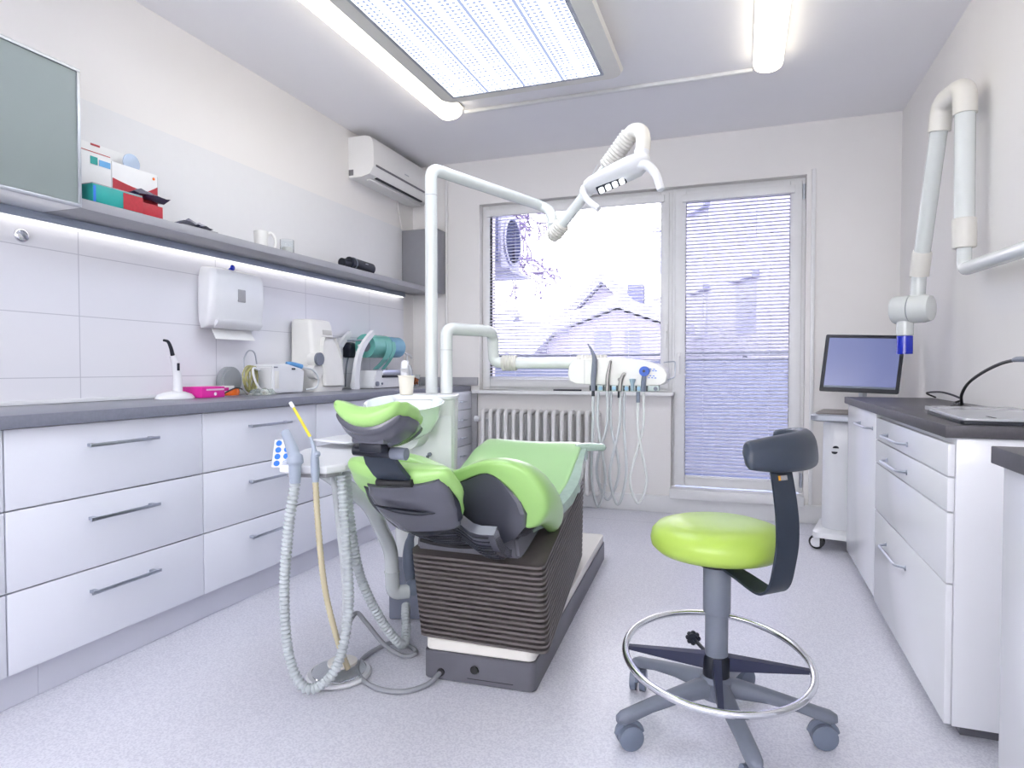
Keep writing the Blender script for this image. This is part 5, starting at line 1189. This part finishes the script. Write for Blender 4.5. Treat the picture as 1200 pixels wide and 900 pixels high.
# ================================================================== SCANNER CART + MONITOR
t = thing('scanner_cart', (.66, 4.28, 0), 'white medical cart on casters beyond the right counter', 'cart')
RC = Rz(-12, (.66, 4.28, 0))
b = BM(); rings = []
for z, k in ((.115, .97), (.13, 1.0), (.60, .985), (.735, .98), (.745, .95)):
    rings.append([RC @ Vector((.66 + (x - .66) * k, 4.28 + (y - 4.28) * k, z)) for x, y in rrect(.47, .85, 4.10, 4.46, .07, 6)])
ring_loft(b, rings); cb = obj('body', b, M_white, t, 50)
b = BM(); rings = []
for z, x0, y0 in ((.072, .425, 4.05), (.10, .43, 4.055), (.118, .455, 4.08)): rings.append([RC @ Vector((x, y, z)) for x, y in rrect(x0, .66 * 2 - x0, y0, 4.28 * 2 - y0, .05, 6)])
ring_loft(b, rings); obj('base', b, M_white, t, 35)
for (x, y) in ((.455, 4.09), (.60, 4.085), (.865, 4.09), (.455, 4.47), (.865, 4.47)):
    if x == .60: continue
    p = RC @ Vector((x, y, .042)); b = BM(); cyl2(b, p + Vector((-.006, -.018, 0)), p + Vector((.006, .018, 0)), .041, 24); cs_ = obj('caster', b, M_black, t)
    b = BM(); cyl2(b, p + Vector((-.0065, -.021, 0)), p + Vector((-.006, -.018, 0)), .030, 24); obj('wheel_cap', b, M_white, cs_)
    b = BM(); cyl2(b, p + Vector((0, 0, .02)), p + Vector((0, 0, .033)), .010, 10); obj('stem', b, M_slate, cs_)
b = BM(); rings = []
for z, o_ in ((.752, -.01), (.758, .0), (.785, .0), (.792, -.008)): rings.append([RC @ Vector((x, y, z)) for x, y in rrect(.415 - o_, .90 + o_, 4.03 - o_, 4.47, .05, 6)])
ring_loft(b, rings); obj('handle_rail', b, mat('silver_grey', (.42, .44, .50), .3, .4), t, 35)
b = BM(); prism(b, rrect(.44, .88, 4.06, 4.46, .03), .7925, .800, RC, .002); obj('top_tray', b, mat('taupe_tray', (.20, .18, .17), .4), t)
b = BM()
for s in (-1, 1):
    c = RC @ Vector((.545, 4.097, .585)); Mq = frame_m(c + Vector((0, -.001, s * .012)), RC.to_3x3() @ Vector((1, 0, 0)), Vector((0, -1, 0)))
    prism(b, [(.016 * math.cos(a) + .003 * s, .012 * math.sin(a)) for a in [math.radians(d + (0 if s > 0 else 180)) for d in range(-10, 191, 20)]], 0, .002, Mq)
obj('logo', b, M_dark, cb)
# monitor
t = thing('monitor', (.66, 4.30, .8), 'flat black-framed monitor on the white cart showing a blank blue screen', 'monitor')
mx_ = Vector((.37, -.02, 0)).normalized(); zz_ = Vector((.10, .03, 1)).normalized()
o0 = Vector((.655, 4.22, 1.085)); xh = Vector((.985, -.06, -.035)).normalized(); zu = Vector((.11, .10, .95)); nn = xh.cross(zu).normalized()
MM = frame_m(o0, xh, -nn if nn.y > 0 else nn)
MM = Matrix(((xh.x, zu.normalized().x, nn.x if nn.y < 0 else -nn.x, o0.x), (xh.y, zu.normalized().y, nn.y if nn.y < 0 else -nn.y, o0.y), (xh.z, zu.normalized().z, nn.z if nn.y < 0 else -nn.z, o0.z), (0, 0, 0, 1)))
b = BM(); prism(b, rrect(-.205, .205, -.170, .170, .008), -.02, .0, MM, .002); pn = obj('bezel', b, M_dark, t, 30)
b = BM(); box(b, -.185, .185, -.143, .150, .0004, .0016, M=MM); obj('screen', b, M_screen, t)
b = BM(); box(b, -.185, .185, -.146, -.134, .0017, .0022, M=MM); obj('task_bar', b, M_blue_grey, t)
b = BM(); prism(b, rrect(-.19, .215, -.160, .160, .02), -.045, -.0205, MM, .006); obj('back_cover', b, M_white, t, 30)
b = BM(); tube(b, [(.68, 4.34, .801), (.68, 4.33, .92), (.70, 4.29, 1.03)], .022, 14); obj('stand', b, M_alu, t)

# ================================================================== X-RAY ARM
t = thing('xray_arm', (.9, 3.2, 1.5), 'white folding dental x-ray arm with a blue cone on the right wall', 'x-ray unit')
X = .875
b = BM(); tube(b, fillet([(X, 2.0, 1.432), (X, 3.20, 1.475), (X, 3.205, 1.57)], .04), .0275, 18); obj('wall_arm', b, M_arm, t, 50)
obj('wall_bracket', box(BM(), .90, .958, 1.95, 2.15, 1.30, 1.58, .01), M_arm, t)
b = BM(); tube(b, [(X, 3.205, 1.565), (X, 3.205, 1.575), (X, 3.21, 1.685), (X, 3.21, 1.69)], lambda s: .045 if .02 < s < .98 else .041, 22); obj('collar', b, M_cream, t, 40)
b = BM(); cyl2(b, (X, 3.21, 1.688), (X, 3.225, 2.19), .038, 22); obj('lower_arm', b, M_arm, t)
b = BM(); tube(b, fillet([(X, 3.224, 2.13), (X, 3.228, 2.25), (X - .04, 3.40, 2.25), (X - .045, 3.42, 2.13)], .055, 8), .045, 22); obj('top_elbow', b, M_cream, t, 50)
b = BM(); cyl2(b, (X - .045, 3.42, 2.15), (X - .06, 3.62, 1.61), .035, 22); obj('upper_arm', b, M_arm, t)
b = BM(); tube(b, [(X - .059, 3.615, 1.625), (X - .0595, 3.62, 1.615), (X - .062, 3.66, 1.515), (X - .062, 3.66, 1.510)], lambda s: .043 if .02 < s < .98 else .039, 22); obj('collar', b, M_cream, t, 40)
b = BM(); cyl2(b, (X - .062, 3.66, 1.515), (X - .065, 3.67, 1.39), .033, 20); obj('drop_tube', b, M_arm, t)
c0 = Vector((X - .065, 3.67, 1.352)); ax = Vector((-.80, .55, 0)).normalized()
b = BM(); tube(b, [c0 + ax * -.068, c0 + ax * -.062, c0 + ax * -.03, c0 + ax * .02, c0 + ax * .024], lambda s: .048 if s < .05 else (.062 if s < .3 else .070), 28); obj('head', b, M_arm, t, 50)
b = BM(); cyl2(b, c0 + ax * .0245, c0 + ax * .028, .066, 28); obj('seam_ring', b, M_slate, t)
b = BM(); tube(b, [c0 + ax * .0285, c0 + ax * .033, c0 + ax * .10, c0 + ax * .108], lambda s: .064 if s > .9 else .070, 28); obj('head_front', b, M_arm, t, 50)
c1 = c0 + ax * .055
b = BM(); cylz(b, c1.x, c1.y, 1.222, 1.32, .038, b=.003); obj('cone_base', b, M_arm, t)
b = BM(); lathe(b, [(.036, 1.220), (.0365, 1.13), (.034, 1.13), (.0335, 1.219)], (c1.x, c1.y, 0), 28); obj('blue_cone', b, M_blue, t, 40)
